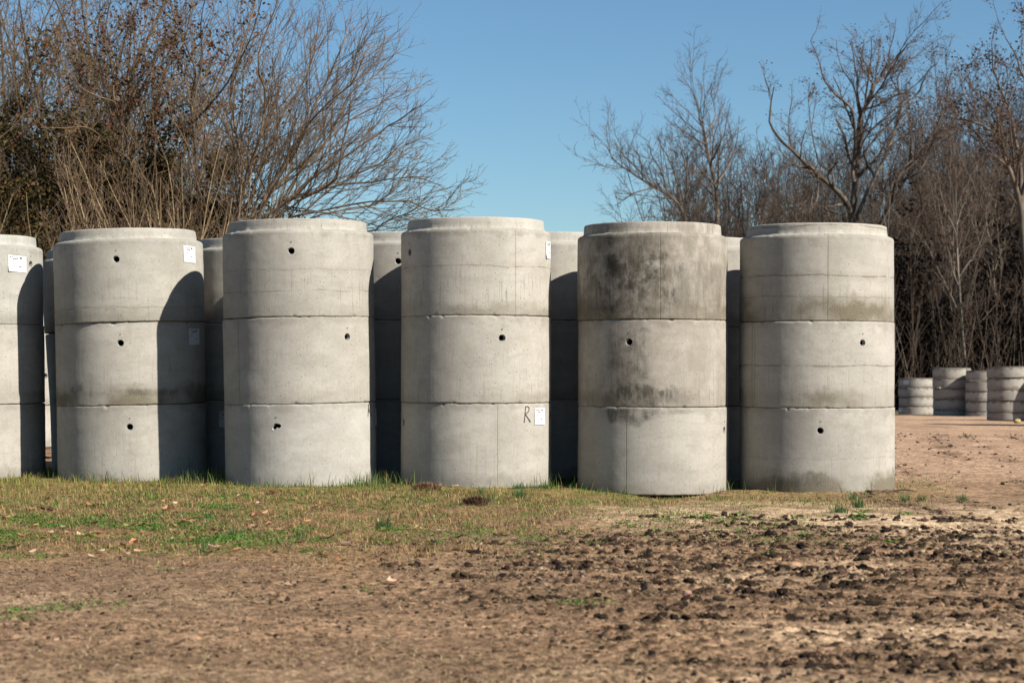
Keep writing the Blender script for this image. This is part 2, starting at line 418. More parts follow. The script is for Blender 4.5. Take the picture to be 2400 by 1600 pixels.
R_STROKES = [[(0.12, 0.0), (0.2, 0.4), (0.3, 0.98)], [(0.3, 0.98), (0.55, 1.0), (0.78, 0.9), (0.74, 0.72), (0.5, 0.58), (0.24, 0.52)], [(0.24, 0.52), (0.5, 0.36), (0.78, 0.16), (0.98, 0.02)]]

def hit(px, py, cx, cy, R, bz):
    """photo pixel -> (theta, z) on a barrel standing at (cx,cy)"""
    d = ray(px, py); o = np.array([-cx, -cy])
    a = d[0] ** 2 + d[1] ** 2; b_ = 2 * (o[0] * d[0] + o[1] * d[1]); c_ = o @ o - R * R
    disc = b_ * b_ - 4 * a * c_
    t = (-b_ - math.sqrt(max(0, disc))) / (2 * a)
    x, y, z = d[0] * t - cx, d[1] * t - cy, CAMZ + d[2] * t
    return math.atan2(x, -y), z - bz

# stack: depth Y, radius, [ (centre px, front joint py) for bottom, joint2, joint1, shoulder ]
STACKS = {
 'S1': (19.98, 0.759, [(-68, 1126), (-69.5, 950), (-72, 761), (-74, 572)]),
 'S2': (19.68, 0.752, [(312, 1131), (309, 950), (304.5, 754.5), (299.7, 559)]),
 'S3': (18.95, 0.742, [(708, 1143), (705, 947), (701, 742), (698.7, 537)]),
 'S4': (18.87, 0.735, [(1114.6, 1145), (1115.5, 945), (1116.4, 738.5), (1116.2, 533)]),
 'S5': (18.85, 0.734, [(1529, 1160), (1530, 954.5), (1530, 748), (1530.2, 544)]),
 'S6': (18.87, 0.750, [(1912.8, 1157), (1913, 956), (1913, 752), (1913.8, 547)]),
 'B1': (21.2, 0.735, [(281, 1105), (277, 943), (266, 771), (257, 597)]),
 'B2': (20.75, 0.735, [(608, 1118), (608, 938), (608, 757), (608, 579)]),
 'B3': (20.42, 0.727, [(950, 1118), (950, 935.5), (950, 750), (950, 566)]),
 'B4': (20.42, 0.727, [(1291, 1122), (1291, 936), (1291, 750), (1291, 566)]),
 'B5': (20.42, 0.727, [(1645, 1128), (1645, 951), (1645, 766), (1645, 579)]),
 'C1': (24.3, 0.72, [(20, 1052), (19, 953), (16, 739), (14, 640)]),
}
lvl = ['bottom', 'middle', 'top']
BASEZ = {}
RINGS = {}
def cfg(): return dict(tint=(0.41, 0.395, 0.362))
PRM = {  # material parameters per ring
 ('S1', 2): dict(tint=(0.41, 0.41, 0.385), seed=1, grime=.3), ('S1', 1): dict(seed=2, grime=.45, stains=[(0.42, 0.42, .05, .16, .25)]), ('S1', 0): dict(seed=3, grime=.3),
 ('S2', 2): dict(seed=4, grime=.35, lines=[(.14, .45)], tint=(.39, .38, .345)), ('S2', 1): dict(seed=5, grime=.8, grime_h=.26, streak=.35, stains=[(-.45, .17, .12, .05, .6), (.1, .12, .5, .04, .45)]), ('S2', 0): dict(seed=6, grime=.3, grime_h=.1, pits=.35),
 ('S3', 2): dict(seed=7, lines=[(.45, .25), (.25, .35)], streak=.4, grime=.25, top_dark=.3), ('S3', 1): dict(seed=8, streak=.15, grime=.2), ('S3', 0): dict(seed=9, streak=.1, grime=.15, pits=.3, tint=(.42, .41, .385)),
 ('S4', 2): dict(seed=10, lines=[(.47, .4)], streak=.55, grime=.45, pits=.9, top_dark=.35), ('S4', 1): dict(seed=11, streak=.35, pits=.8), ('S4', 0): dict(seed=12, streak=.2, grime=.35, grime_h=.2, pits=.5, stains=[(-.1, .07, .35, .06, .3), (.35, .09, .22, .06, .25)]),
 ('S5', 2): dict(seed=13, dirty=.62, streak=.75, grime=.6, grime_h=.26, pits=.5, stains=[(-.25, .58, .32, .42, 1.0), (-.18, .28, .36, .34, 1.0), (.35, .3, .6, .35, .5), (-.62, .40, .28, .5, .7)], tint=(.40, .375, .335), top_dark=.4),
 ('S5', 1): dict(seed=14, dirty=.32, streak=.4, grime=.5, grime_h=.2, stains=[(-.30, .45, .20, .45, .7), (-.22, .1, .32, .15, .95), (.15, .1, .4, .08, .45)], tint=(.41, .385, .345)),
 ('S5', 0): dict(seed=15, streak=.1, grime=.3, pits=.5, stains=[(-.3, .76, .3, .08, .8), (.05, .79, .3, .03, .5)]),
 ('S6', 2): dict(seed=16, lines=[(.43, .6), (.23, .35)], grime=1.0, grime_h=.3, streak=.45, pits=.7, tint=(.40, .385, .35)),
 ('S6', 1): dict(seed=17, lines=[(.40, .6)], grime=.65, grime_h=.24, streak=.3, pits=.6), ('S6', 0): dict(seed=18, lines=[(.33, .2)], grime=.7, grime_h=.26, streak=.3, pits=.4, stains=[(-.3, .12, .3, .1, .5)]),
}
SEAMS = {('S4', 2): [(1208, .5)], ('S4', 0): [(1166, .55)], ('S4', 1): [(947, .5)], ('S5', 2): [(1547.5, .8)], ('S5', 0): [(1468, .95)], ('S6', 2): [(1940, .7)], ('S6', 1): [(1763, .8), (1769, .5)], ('S3', 1): [(560, .55)]}
HOLES = {('S1', 2): (73, 622), ('S2', 2): (273.5, 607.5), ('S2', 1): (283.5, 804), ('S2', 0): (305, 1001), ('S3', 2): (683, 588), ('S3', 1): (815.5, 792), ('S3', 0): (648, 998),
         ('S4', 2): (960, 591), ('S4', 1): (1177, 791.5), ('S4', 0): (945.5, 990), ('S5', 1): (1474, 801), ('S5', 0): (1697.5, 1007), ('S6', 1): (2022, 803), ('S6', 0): (1922.5, 1009), ('B3', 2): (933, 612), ('C1', 1): (106, 883)}
PAPERS = {('S1', 2): [(42, 619, .235, .165, True, -.012)], ('S2', 2): [(446, 599.5, .20, .165, False, -.008)], ('S2', 1): [(457, 793, .20, .16, False, 0)], ('S4', 2): [(1285, 586.5, .17, .165, True, 0)],
          ('S4', 0): [(1265, 974.5, .185, .16, False, 0)], ('S3', 0): [(881.5, 980, .17, .16, False, 0)], ('B2', 0): [(529, 982, .15, .165, False, 0)]}
GROUP_F = 'precast rings stacked in the front row'; GROUP_B = 'precast rings stacked in the shaded second row'
LAB = {
 ('S1', 2): 'sticker-bearing top ring of the concrete stack cut off by the left edge', ('S1', 1): 'plain middle ring of the concrete stack cut off by the left edge', ('S1', 0): 'bottom ring in the grass of the stack cut off by the left edge',
 ('S2', 2): 'top concrete ring with hole and white sticker above a rounded shadow', ('S2', 1): 'middle concrete ring with dirty lower band and a sticker inside the shadow', ('S2', 0): 'bottom concrete ring with centred hole, right third in shadow, dry grass at foot',
 ('S3', 2): 'rimmed top ring in front of the spreading bare tree, hole near its top centre', ('S3', 1): 'clean middle ring with its hole near the right edge', ('S3', 0): 'pale bottom ring with ragged hole left of centre and an R at its right edge',
 ('S4', 2): 'tallest standing rimmed ring with pitted streaks, hole near left edge, sticker at right edge', ('S4', 1): 'middle ring with a hole right of centre and faint streaks, above the R ring', ('S4', 0): 'bottom ring with scrawled R beside a white sticker',
 ('S5', 2): 'rimmed top ring heavily stained dark grey, no hole', ('S5', 1): 'middle ring with black blotches and hole left of centre, under the stained one', ('S5', 0): 'bottom ring with strong vertical seam and a dark gap under its base',
 ('S6', 2): 'rimmed top ring of the rightmost tall stack, brown grime along its foot', ('S6', 1): 'middle ring of the rightmost tall stack, pour line and hole near right', ('S6', 0): 'bottom ring of the rightmost tall stack, centred hole, board at its foot',
}
BN = {'B1': 'behind the gap right of the leftmost cut-off stack', 'B2': 'behind the gap left of the R-scrawled and ragged-hole stack', 'B3': 'behind the gap at the right of the ragged-hole stack', 'B4': 'behind the gap left of the heavily stained stack', 'B5': 'behind the gap left of the rightmost tall stack', 'C1': 'sunlit in the narrow far slit beside the leftmost stack'}
BT = {0: 'bottom concrete ring in shade, ', 1: 'middle concrete ring in shade, ', 2: 'rimmed top concrete ring partly lit, '}
for sname, (Y, R, J) in STACKS.items():
    pts = []
    for (cx, py) in J:
        x = at(cx, py, Y)[0]; z = at(cx, py, Y - R * 0.985)[2]
        pts.append((x, z))
    BASEZ[sname] = (pts[0][0], Y, pts[0][1], R)
    front = sname[0] == 'S'
    for k in range(3):
        (x0, z0), (x1, z1) = pts[k], pts[k + 1]
        gap = 0.002 if k < 2 else 0.0
        hgt = z1 - z0 - gap
        jx, jy = (random.uniform(-.006, .006), random.uniform(-.008, .008)) if front else (random.uniform(-.008, .008), random.uniform(-.008, .008))
        rx = R * (1 + random.uniform(-.003, .003))
        if front: lab = LAB[(sname, k)]
        elif sname == 'C1': lab = ['bottom', 'middle', 'top'][k] + ' concrete ring ' + BN['C1']
        else: lab = BT[k] + BN[sname]
        root = thing('concrete_ring', lab, 'concrete ring', (x0 + jx, Y + jy, z0), GROUP_F if front else GROUP_B)
        root.rotation_euler = (0, math.atan2(x1 - x0, z1 - z0), 0)
        p = dict(PRM.get((sname, k), dict(seed=30 + len(RINGS), grime=.4, streak=.3)))
        sd = p.pop('seed'); tk = TINT_K * random.uniform(.94, 1.05); p['tint'] = tuple(v * tk * w for v, w in zip(p.get('tint', (0.41, 0.395, 0.362)), (1.0, .985, .955)))
        seams = []
        for px, amt in SEAMS.get((sname, k), []):
            t, _ = hit(px, (J[k][1] + J[k + 1][1]) / 2, x0 + jx + (x1 - x0) / 2, Y + jy, rx, z0); seams.append((t * rx, amt))
        holes = []
        if (sname, k) in HOLES:
            t, z = hit(*HOLES[(sname, k)], x0 + jx + (x1 - x0) / 2, Y + jy, rx, z0); holes.append((t, z, 0.0335 if sname != 'S6' else 0.031))
        mat = concrete('concrete_' + lvl[k], sd, seams=seams, h=hgt, **p)
        ring_parts(root, rx, hgt, mat, sd, spigot=(k == 2), holes=holes, ncol=300 if front else 180, sleeve_irreg=1.0 if (sname, k) == ('S3', 0) else 0.0)
        for (px, py, w, hh, cn, tl) in PAPERS.get((sname, k), []):
            t, z = hit(px, py, x0 + jx + (x1 - x0) / 2, Y + jy, rx, z0)
            paper(root, rx, t, z, w, hh, cn, tl)
        if (sname, k) == ('S4', 0):
            t, z = hit(1233.5, 970, x0, Y, rx, z0); strokes(root, rx, t, z, .095, .155, R_STROKES)
            t, z = hit(1287, 968, x0, Y, rx, z0); strokes(root, rx, t, z, .14, .13, [[(.3, 1), (.32, .5), (.25, .02)], [(.3, .1), (.7, .4), (.8, .7)]])
        if (sname, k) == ('S3', 0):
            t, z = hit(869.5, 964, x0, Y, rx, z0); strokes(root, rx, t, z, .10, .12, R_STROKES, wid=.007)
        # small form-tie mark above each lifting hole
        for (t, z, hr) in holes:
            mbk = MB(); a = np.linspace(0, 2 * PI, 13)[:-1]
            rim = np.array([surf(rx, t + 0.008 * math.cos(q) / rx, z + 0.085 + 0.010 * math.sin(q), 0.0028) for q in a]); cc = surf(rx, t, z + 0.085, 0.0005)
            mbk.add(np.concatenate([rim, [cc]]), np.array([(i, (i + 1) % 12, 12) for i in range(12)])); mbk.build('tie_mark', M_TIE, root)
        RINGS[(sname, k)] = root
# ------------------------------------------------------------------ ground
_xs = np.array(sorted([BASEZ['S%d' % i][0] for i in range(1, 7)])); _zs = np.array([BASEZ['S%d' % i][2] for i in range(1, 7)])
def XP(x, y): return W0 / 2 + F * x / y
def YP(y): return HOR + F * CAMZ / y
def g_base(x, y):
    zs = np.interp(x, _xs, _zs)
    zr = sstep(14.5, 17.8, y) * zs * (1 - sstep(21, 26, y))
    # hollow under the front lip of the stained stack
    bx, by = BASEZ['S5'][0], BASEZ['S5'][1] - 0.80
    dip = np.exp(-((x - bx - 0.16) / 0.42) ** 2 - ((y - by) / 0.30) ** 2)
    far = -0.0115 * np.clip(y - 22, 0, 55)
    return zr - 0.062 * dip + far + 0.012
def g_meso(x, y):
    return 0.030 * fbm(x * 0.55, y * 0.55, 3, 3) + 0.012 * fbm(x * 2.2, y * 2.2, 8, 3)
def lane_x(y): return 3.75 + .043 * (y - 14) + .0042 * (y - 14) ** 2
def lane(x, y):
    """pairs of wheel tracks leading away to the low stacks"""
    u = x - lane_x(y) + .22 * gnoise(x * .25, y * .18, 71) + .05 * gnoise(x * 1.5, y * 1.2, 72)
    r = np.zeros_like(x)
    for c, wd, a in ((-.55, .17, 1), (.05, .2, .8), (1.15, .18, 1), (1.75, .15, .7), (2.7, .2, .8), (4.3, .22, .6), (5.9, .25, .6)):
        r = np.maximum(r, a * np.exp(-((u - c) / wd) ** 2))
    return r * sstep(12.0, 14.5, y) * (1 - sstep(34, 44, y)) * sstep(-.35, .15, gnoise(x * .8, y * .35, 73) + .1)
def clodmask(x, y):
    xp, yp = XP(x, y), YP(y)
    edge = 1205 + np.clip((1500 - xp) / 1500, 0, 1) * 190 + 45 * gnoise(x * .8, y * .8, 55)
    m = sstep(0, 70, yp - edge)
    side = 0.46 + 0.54 * sstep(500, 1600, xp)
    patch_ = sstep(-0.25, 0.30, fbm(x * 0.65, y * 0.65, 61, 2))
    m = m * side * (0.55 + 0.45 * patch_) * sstep(5.5, 6.5, y)
    r = lane(x, y)
    return np.maximum(m, 0.62 * r)
TRACKS = [(14.35, -.10, .9, 6.5), (13.55, -.10, .5, 6), (12.85, -.12, -.2, 6), (12.15, -.12, -.6, 5.5), (11.45, -.14, -1.0, 5.2), (10.75, -.13, -.8, 5), (10.05, -.15, -.3, 4.6), (9.35, -.14, -1.2, 4.3), (8.65, -.15, .2, 4), (7.95, -.15, .4, 3.6), (7.35, -.15, .2, 3.4)]
def g_tread(x, y):
    """lugged wheel prints crossing the churned part of the yard: rows of squeezed-up soil"""
    h = np.zeros(x.size); dk = np.zeros(x.size); sh = x.shape
    xf, yf = x.ravel(), y.ravel()
    near = np.where((xf > -2.5) & (xf < 6) & (yf > 6) & (yf < 16.5))[0]
    if len(near) == 0: return h.reshape(sh), dk.reshape(sh)
    X_, Y_ = xf[near], yf[near]
    wob = 0.20 * gnoise(X_ * .35, Y_ * .25, 301) + 0.04 * gnoise(X_ * 1.7, Y_ * 1.7, 302)
    jx = 0.06 * gnoise(X_ * 2.5, Y_ * 2.5, 303)
    brk = sstep(-.30, .10, gnoise(X_ * .9, Y_ * 1.6, 304) + .3 * gnoise(X_ * 4, Y_ * 4, 305))
    fin = fbm(X_ * 15, Y_ * 15, 306, 3)
    for i, (yc, sl, x0, x1) in enumerate(TRACKS):
        v = Y_ - (yc + sl * (X_ - 1.5) + wob)
        k = np.where((np.abs(v) < .30) & (X_ > x0))[0]
        if len(k) == 0: continue
        va = np.abs(v[k]); on = sstep(x0, x0 + 1.2, X_[k]) * brk[k]
        ph = (X_[k] + jx[k] + 0.55 * va) / 0.185 + .37 * i + .5 * (v[k] > 0)
        lug = sstep(.30, .62, np.cos(2 * PI * ph) * .8 + .9 * fin[k]) * np.exp(-((va - .12) / .07) ** 4)
        ii = near[k]
        h[ii] += on * (.026 * lug * (.6 + fin[k]) + .008 * np.exp(-((va - .26) / .04) ** 2))
        dk[ii] = np.maximum(dk[ii], on * lug)
    return h.reshape(sh), dk.reshape(sh)
def g_clod(x, y):
    """height of clods and gouges, activity mask, dark-clod mask"""
    m = clodmask(x, y)
    wx = x + 0.06 * gnoise(x * 5, y * 5, 81); wy = y + 0.07 * gnoise(x * 5, y * 5, 82)
    rowc = (wy + 0.10 * x + 0.22 * gnoise(x * .5, y * .5, 83)) / 0.40
    row = 0.5 + 0.5 * np.cos(2 * PI * rowc)
    lug = 0.5 + 0.5 * np.cos(2 * PI * (wx + 0.5 * wy) / 0.21 + 2.1 * np.floor(rowc + .5))
    tread = row * lug * (0.4 + 0.6 * sstep(-.2, .2, gnoise(x * .45, y * .6, 84)))
    n = fbm(wx * 10.5, wy * 11, 11, 4, 0.6)
    thr = 0.55 - 0.19 * m - 0.08 * m * tread
    c1 = sstep(thr, thr + 0.13, n) * (m > .02)
    h = c1 * (0.012 + 0.026 * np.clip(n - thr, 0, .5) / .5) * (0.45 + .55 * m)
    n2 = fbm(wx * 17, wy * 17, 12, 4, 0.62)
    t2 = 0.31 - 0.10 * m - 0.10 * m * tread
    c2 = sstep(t2, t2 + 0.12, n2)
    h += c2 * 0.013 * (0.45 + 0.55 * m) * np.clip(m * 4, .15, 1)
    nn = fbm(wx * 6 + 31, wy * 7, 13, 4, 0.6)
    dg = sstep(0.20, 0.42, nn + 0.12 * tread) * m
    h -= dg * 0.012
    h += (0.004 + 0.005 * m) * fbm(x * 11, y * 11, 14, 3) + (0.003 + 0.006 * m) * fbm(x * 30, y * 30, 15, 2)
    th, td = g_tread(x, y); h = h + th
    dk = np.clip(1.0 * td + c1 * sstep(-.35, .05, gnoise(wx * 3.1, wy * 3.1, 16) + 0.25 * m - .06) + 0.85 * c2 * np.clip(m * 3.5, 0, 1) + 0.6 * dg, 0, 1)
    return h * sstep(4.5, 6, y) * (1 - sstep(30, 45, y)), m, dk
def gz(x, y):
    x = np.asarray(x, float); y = np.asarray(y, float)
    return g_base(x, y) + g_meso(x, y) + g_clod(x, y)[0]

def grow_axis(lo, hi, step, far, rate):
    a = list(np.arange(lo, hi, step)); s = step; v = a[-1]
    while v < far: s *= rate; v += s; a.append(v)
    return a
xr = grow_axis(0, 5.3, 0.0135, 420, 1.10); xs_ = np.array([-v for v in xr[:0:-1]] + xr)
ys_ = []; y = 6.3
while y < 26: ys_.append(y); y += 0.0115 + 0.0016 * max(0, y - 8) * 0.75
s = 0.06
while y < 650: ys_.append(y); s = min(s * 1.09, 40); y += s
yb = [6.3]; s = 0.03
while yb[-1] > -120: s *= 1.16; yb.append(yb[-1] - s)
ys_ = np.array(yb[:0:-1] + ys_)
X, Yg = np.meshgrid(xs_, ys_)
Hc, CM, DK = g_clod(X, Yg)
Z = g_base(X, Yg) + g_meso(X, Yg) + Hc
xp, yp = XP(X, np.maximum(Yg, 1)), YP(np.maximum(Yg, 1))
n1 = fbm(X * 0.7, Yg * 0.9, 101, 4); n2 = fbm(X * 2.4, Yg * 2.4, 102, 4); n3 = fbm(X * 9, Yg * 9, 103, 4)
soil = np.array([0.265, 0.178, 0.117]); sandc = np.array([0.62, 0.475, 0.33]); moist_shade = np.array([0.115, 0.073, 0.047]); thatch = np.array([0.27, 0.175, 0.085]); road = np.array([0.43, 0.30, 0.215]); green = np.array([0.13, 0.15, 0.035])
def mixc(a, b, f): return a * (1 - f[..., None]) + b * f[..., None]
Cg = mixc(np.broadcast_to(soil * 0.92, X.shape + (3,)), soil * 1.30, sstep(-0.3, 0.4, n1 + 0.5 * n2))
# pale sand patches on the right of the row and along the wheel marks
sand = np.exp(-((yp - 1205 - 12 * (xp - 1700) / 500) / 38) ** 2) * sstep(1250, 1500, xp) * (1 - 0.0 * xp) + 0.8 * sstep(2050, 2300, xp) * np.exp(-((yp - 1245) / 55) ** 2)
sand += 0.6 * np.exp(-((yp - 1345 - (xp - 1900) * -0.06) / 16) ** 2) * sstep(1500, 1750, xp) * (1 - sstep(2000, 2200, xp)) + 0.5 * np.exp(-((yp - 1415) / 22) ** 2) * (1 - sstep(350, 750, xp)) + 0.45 * np.exp(-((yp - 1490) / 30) ** 2) * sstep(1600, 1800, xp) + 0.35 * np.exp(-((yp - 1590) / 22) ** 2)
sand = np.clip(sand * (0.75 + 1.3 * n2 + 0.8 * n1), 0, 1) * (1 - sstep(22, 26, Yg))
Cg = mixc(Cg, sandc, sand)
# dry thatch near the row
th_ = sstep(1310, 1250, yp + 40 * n1 * 2 - 0.02 * 0) if False else 1 - sstep(-80, 80, yp - (1312 - np.clip((xp - 900) / 700, 0, 1) * 165) - 120 * n1 - 60 * n2)
th_ = th_ * (1 - sstep(21, 24, Yg)) * (1 - sstep(2150, 2300, xp))
Cg = mixc(Cg, thatch * (1 + 0.25 * n2[..., None]), th_ * (0.85 - 0.7 * sand))
gr = th_ * sstep(1215, 1150, yp + 60 * n2) * (1 - sstep(1500, 2100, xp) * .5)
Cg = mixc(Cg, green, np.clip(gr * 0.55 * (0.7 + n2), 0, 1))
# pinkish gravelly yard beyond
rd = sstep(17.5, 21.5, Yg + 1.2 * n1 - np.clip((2100 - xp) / 200, 0, 3)) * sstep(2.5, 4.0, X)
Cg = mixc(Cg, road * (1 + 0.18 * n2[..., None] + 0.15 * n3[..., None]), rd)
moistm = np.clip(CM * sstep(0.0, 0.35, n2 + 0.35 * n3 + 0.25 * fbm(X * .5, Yg * .5, 107, 2)), 0, 1)
Cg = mixc(Cg, moist_shade * 1.2, moistm * 0.26)
rut = lane(X, np.clip(Yg, 1, 60)) * (Yg > 5)
Cg = mixc(Cg, moist_shade * 1.25, np.clip(rut * sstep(-.40, .20, n2 + .9 * fbm(X * 5, Yg * 2.2, 119, 3)), 0, 1) * 0.85)
Cg = mixc(Cg, moist_shade * 0.18, DK * np.clip(CM * 1.6 + .25, 0, 1) * 0.92)  # clods, lugs and gouges: damp soil taken near black to paint in self-shadow
Cg = Cg * (1 + 0.34 * n3[..., None] + 0.16 * n2[..., None]) * np.array([1.0, 0.968, 0.90]) * GK
Cg = mixc(Cg, np.array([0.10, 0.085, 0.04]), sstep(58, 70, Yg + 4 * n1))
mb = MB(); nr, nc = X.shape; I = np.arange(nr * nc).reshape(nr, nc)
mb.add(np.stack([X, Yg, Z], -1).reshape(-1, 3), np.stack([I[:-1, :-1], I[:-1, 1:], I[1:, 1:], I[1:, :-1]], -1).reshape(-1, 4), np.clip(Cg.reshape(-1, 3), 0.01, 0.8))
m, nt, b = newmat('dirt'); g = NG(nt)
c = g.attr('tint'); P = g.geo()
fn = g.noise(P, 55, 5, 0.7); vn = g.noise(P, 160, 3, 0.7)
mn = g.noise(P, 13, 6, 0.68)
c = g.mix(1.0, c, g.mix(fn, (0.50, 0.50, 0.50), (1.50, 1.48, 1.45)), 'MULTIPLY'); c = g.mix(1.0, c, g.mix(g.ss(mn, .36, .64), (0.62, 0.61, 0.60), (1.28, 1.28, 1.28)), 'MULTIPLY'); m2 = g.noise(P, 30, 4, .65); c = g.mix(1.0, c, g.mix(g.ss(m2, .38, .60), (0.60, 0.585, 0.57), (1.18, 1.18, 1.18)), 'MULTIPLY')
sd_, sc_ = g.voro(P, 48.0)
c = g.mix(g.m('MULTIPLY', g.ss(sd_, 0.10, 0.22, 1, 0), g.ss(g.sep(sc_)[0], 0.72, 0.74)), c, (0.42, 0.35, 0.27))
nt.links.new(c, b.inputs['Base Color'])
nt.links.new(g.bump(g.m('ADD', fn, g.m('MULTIPLY', vn, 0.5)), 0.9, 0.012), b.inputs['Normal'])
b.inputs['Roughness'].default_value = 0.96; b.inputs['Specular IOR Level'].default_value = 0.1
ground = mb.build('ground', m, color=True); ground['kind'] = 'structure'; ground['label'] = 'bare sandy dirt yard with churned clods and thin grass'; ground['category'] = 'ground'
del X, Yg, Z, Hc, CM, DK, Cg, n1, n2, n3, xp, yp

# ------------------------------------------------------------------ small ground cover
M_SOIL = tinted('soil_clod', 0.0, .97, nscale=70); M_SOIL.node_tree.nodes['Principled BSDF'].inputs['Specular IOR Level'].default_value = .05; M_BLADE = tinted('grass_blade', 0.3); M_STRAW = tinted('straw', 0.1); M_WEED = tinted('weed_leaf', 0.3); M_LEAF = tinted('dead_leaf', 0.25, nscale=60)
def scatter(n, y0, y1, wpow=0.0, half=0.285):
    y = y0 + (y1 - y0) * RNG.random(n); x = (RNG.random(n) * 2 - 1) * (half * y + 0.25)
    return x, y
def outside(x, y, pad=0.0):
    ok = np.ones(len(x), bool)
    for nme, (bx, by, bz, R) in BASEZ.items(): ok &= np.hypot(x - bx, y - by) > R + pad
    return ok
def blades(x, y, z, L, wid, lean, col, nseg=3, az=None, flat=False):
    n = len(x); az = RNG.random(n) * 2 * PI if az is None else az
    d = np.stack([np.cos(az), np.sin(az), np.zeros(n)], -1); side = np.stack([-np.sin(az), np.cos(az), np.zeros(n)], -1)
    rot = RNG.random(n) * 1.2 - .6
    P = []; t = np.linspace(0, 1, nseg + 1)
    p = np.stack([x, y, z], -1); ang = lean * 0.25
    for k in range(nseg + 1):
        w = wid * (1 - t[k] ** 1.6) * 0.5 + 0.0002
        P.append(np.stack([p - side * w[:, None] , p + side * w[:, None]], 1))
        a = (lean + 0.15 * (t[k] - .5) * 2) if flat else ang + lean * 0.95 * t[k]
        p = p + (d * np.sin(a)[:, None] + np.array([0, 0, 1.0]) * np.cos(a)[:, None]) * (L / nseg)[:, None]
    V = np.stack(P, 1)  # n,nseg+1,2,3
    I = np.arange(n * (nseg + 1) * 2).reshape(n, nseg + 1, 2)
    q = np.stack([I[:, :-1, 0], I[:, :-1, 1], I[:, 1:, 1], I[:, 1:, 0]], -1).reshape(-1, 4)
    C = np.repeat(col, (nseg + 1) * 2, axis=0)
    return V.reshape(-1, 3), q, C
def pick(cols, n, p=None, jit=0.18):
    cols = np.array(cols); i = RNG.choice(len(cols), n, p=p)
    return np.clip(cols[i] * LK * (1 + jit * RNG.normal(size=(n, 1))) * (1 + 0.06 * RNG.normal(size=(n, 3))), 0.01, 0.9)
# short living grass in a band along the row
mb = MB()
x, y = scatter(150000, 14.2, 21.0)
xp, yp = XP(x, y), YP(y)
nn = fbm(x * 1.1, y * 1.1, 201, 3); n4 = fbm(x * 2.0, y * 2.6, 203, 3); n2 = fbm(x * 3.5, y * 3.5, 202, 2)
dens = sstep(1255, 1140, yp + 130 * nn + 50 * n4) * (1 - 0.55 * sstep(1350, 1900, xp)) * (1 - sstep(2080, 2300, xp - 60 * nn)) * sstep(-0.30, 0.28, n2 + 0.9 * n4 + 0.08)
k = (RNG.random(len(x)) < dens * 0.66) & outside(x, y, -0.01)
x, y, nn, n2, n4, xp = x[k], y[k], nn[k], n2[k], n4[k], xp[k]
yellow = sstep(-0.15, 0.3, nn + 0.30 * (1 - sstep(350, 800, xp)) - 0.20 * sstep(500, 900, xp) + 0.45 * n2)
G1 = pick([(0.12, 0.20, 0.035), (0.08, 0.16, 0.03), (0.15, 0.21, 0.045)], len(x)); Y1 = pick([(0.42, 0.31, 0.12), (0.36, 0.30, 0.10), (0.30, 0.20, 0.09), (0.28, 0.27, 0.08)], len(x))
use = RNG.random(len(x)) < yellow * 0.58 + 0.12
col = np.where(use[:, None], Y1, G1)
L = (0.016 + 0.044 * RNG.random(len(x)) ** 1.8) * (.8 + 1.1 * np.clip(n4 + n2 * .5, -.3, .6)) * (1 + 0.35 * (1 - sstep(350, 700, xp))) * (1 - 0.30 * sstep(1200, 1700, xp)) * (0.75 + .5 * sstep(15.5, 17.5, y))
v, q, c = blades(x, y, gz(x, y) - 0.004, L, 0.004 + 0.003 * RNG.random(len(x)), 0.4 + 1.1 * RNG.random(len(x)), col); mb.add(v, q, c)
# taller whiskers at the feet of the stacks and in the gaps
bx = []; by = []
for nme in ['S1', 'S2', 'S3', 'S4', 'S5', 'S6']:
    cx, cy, cz, R = BASEZ[nme]; n = {'S1': 160, 'S2': 170, 'S3': 280, 'S4': 170, 'S5': 50, 'S6': 90}[nme]
    a = (RNG.random(n) * 2 - 1) * 1.75; cl = gnoise(a * 5 + cx * 3, a * 0, 33) > (-.1 if nme in ('S2', 'S3') else 0.05)
    a = a[cl]; rr = R + 0.015 + np.abs(RNG.normal(size=len(a))) * 0.09
    bx.append(cx + rr * np.sin(a)); by.append(cy - rr * np.cos(a))
for gx_, gy_, n in [(-4.05, 19.1, 330), (-3.05, 18.9, 160), (-2.98, 18.8, 200), (-1.27, 18.35, 260), (0.43, 18.3, 50), (1.9, 18.4, 60)]:
    bx.append(gx_ + RNG.normal(size=n) * 0.16); by.append(gy_ + RNG.normal(size=n) * 0.16)
x = np.concatenate(bx); y = np.concatenate(by); k = outside(x, y, 0.005); x, y = x[k], y[k]
v, q, c = blades(x, y, gz(x, y) - 0.005, 0.06 + 0.13 * RNG.random(len(x)) ** 1.8, 0.0045 + 0.002 * RNG.random(len(x)), 0.2 + 1.0 * RNG.random(len(x)), pick([(0.10, 0.16, 0.05), (0.14, 0.20, 0.06), (0.30, 0.26, 0.10), (0.07, 0.12, 0.045)], len(x)), nseg=4); mb.add(v, q, c)
o = mb.build('grass', M_BLADE, color=True, smooth=False); o['kind'] = 'stuff'; o['label'] = 'short yellow green grass along the foot of the concrete rings'; o['category'] = 'grass'
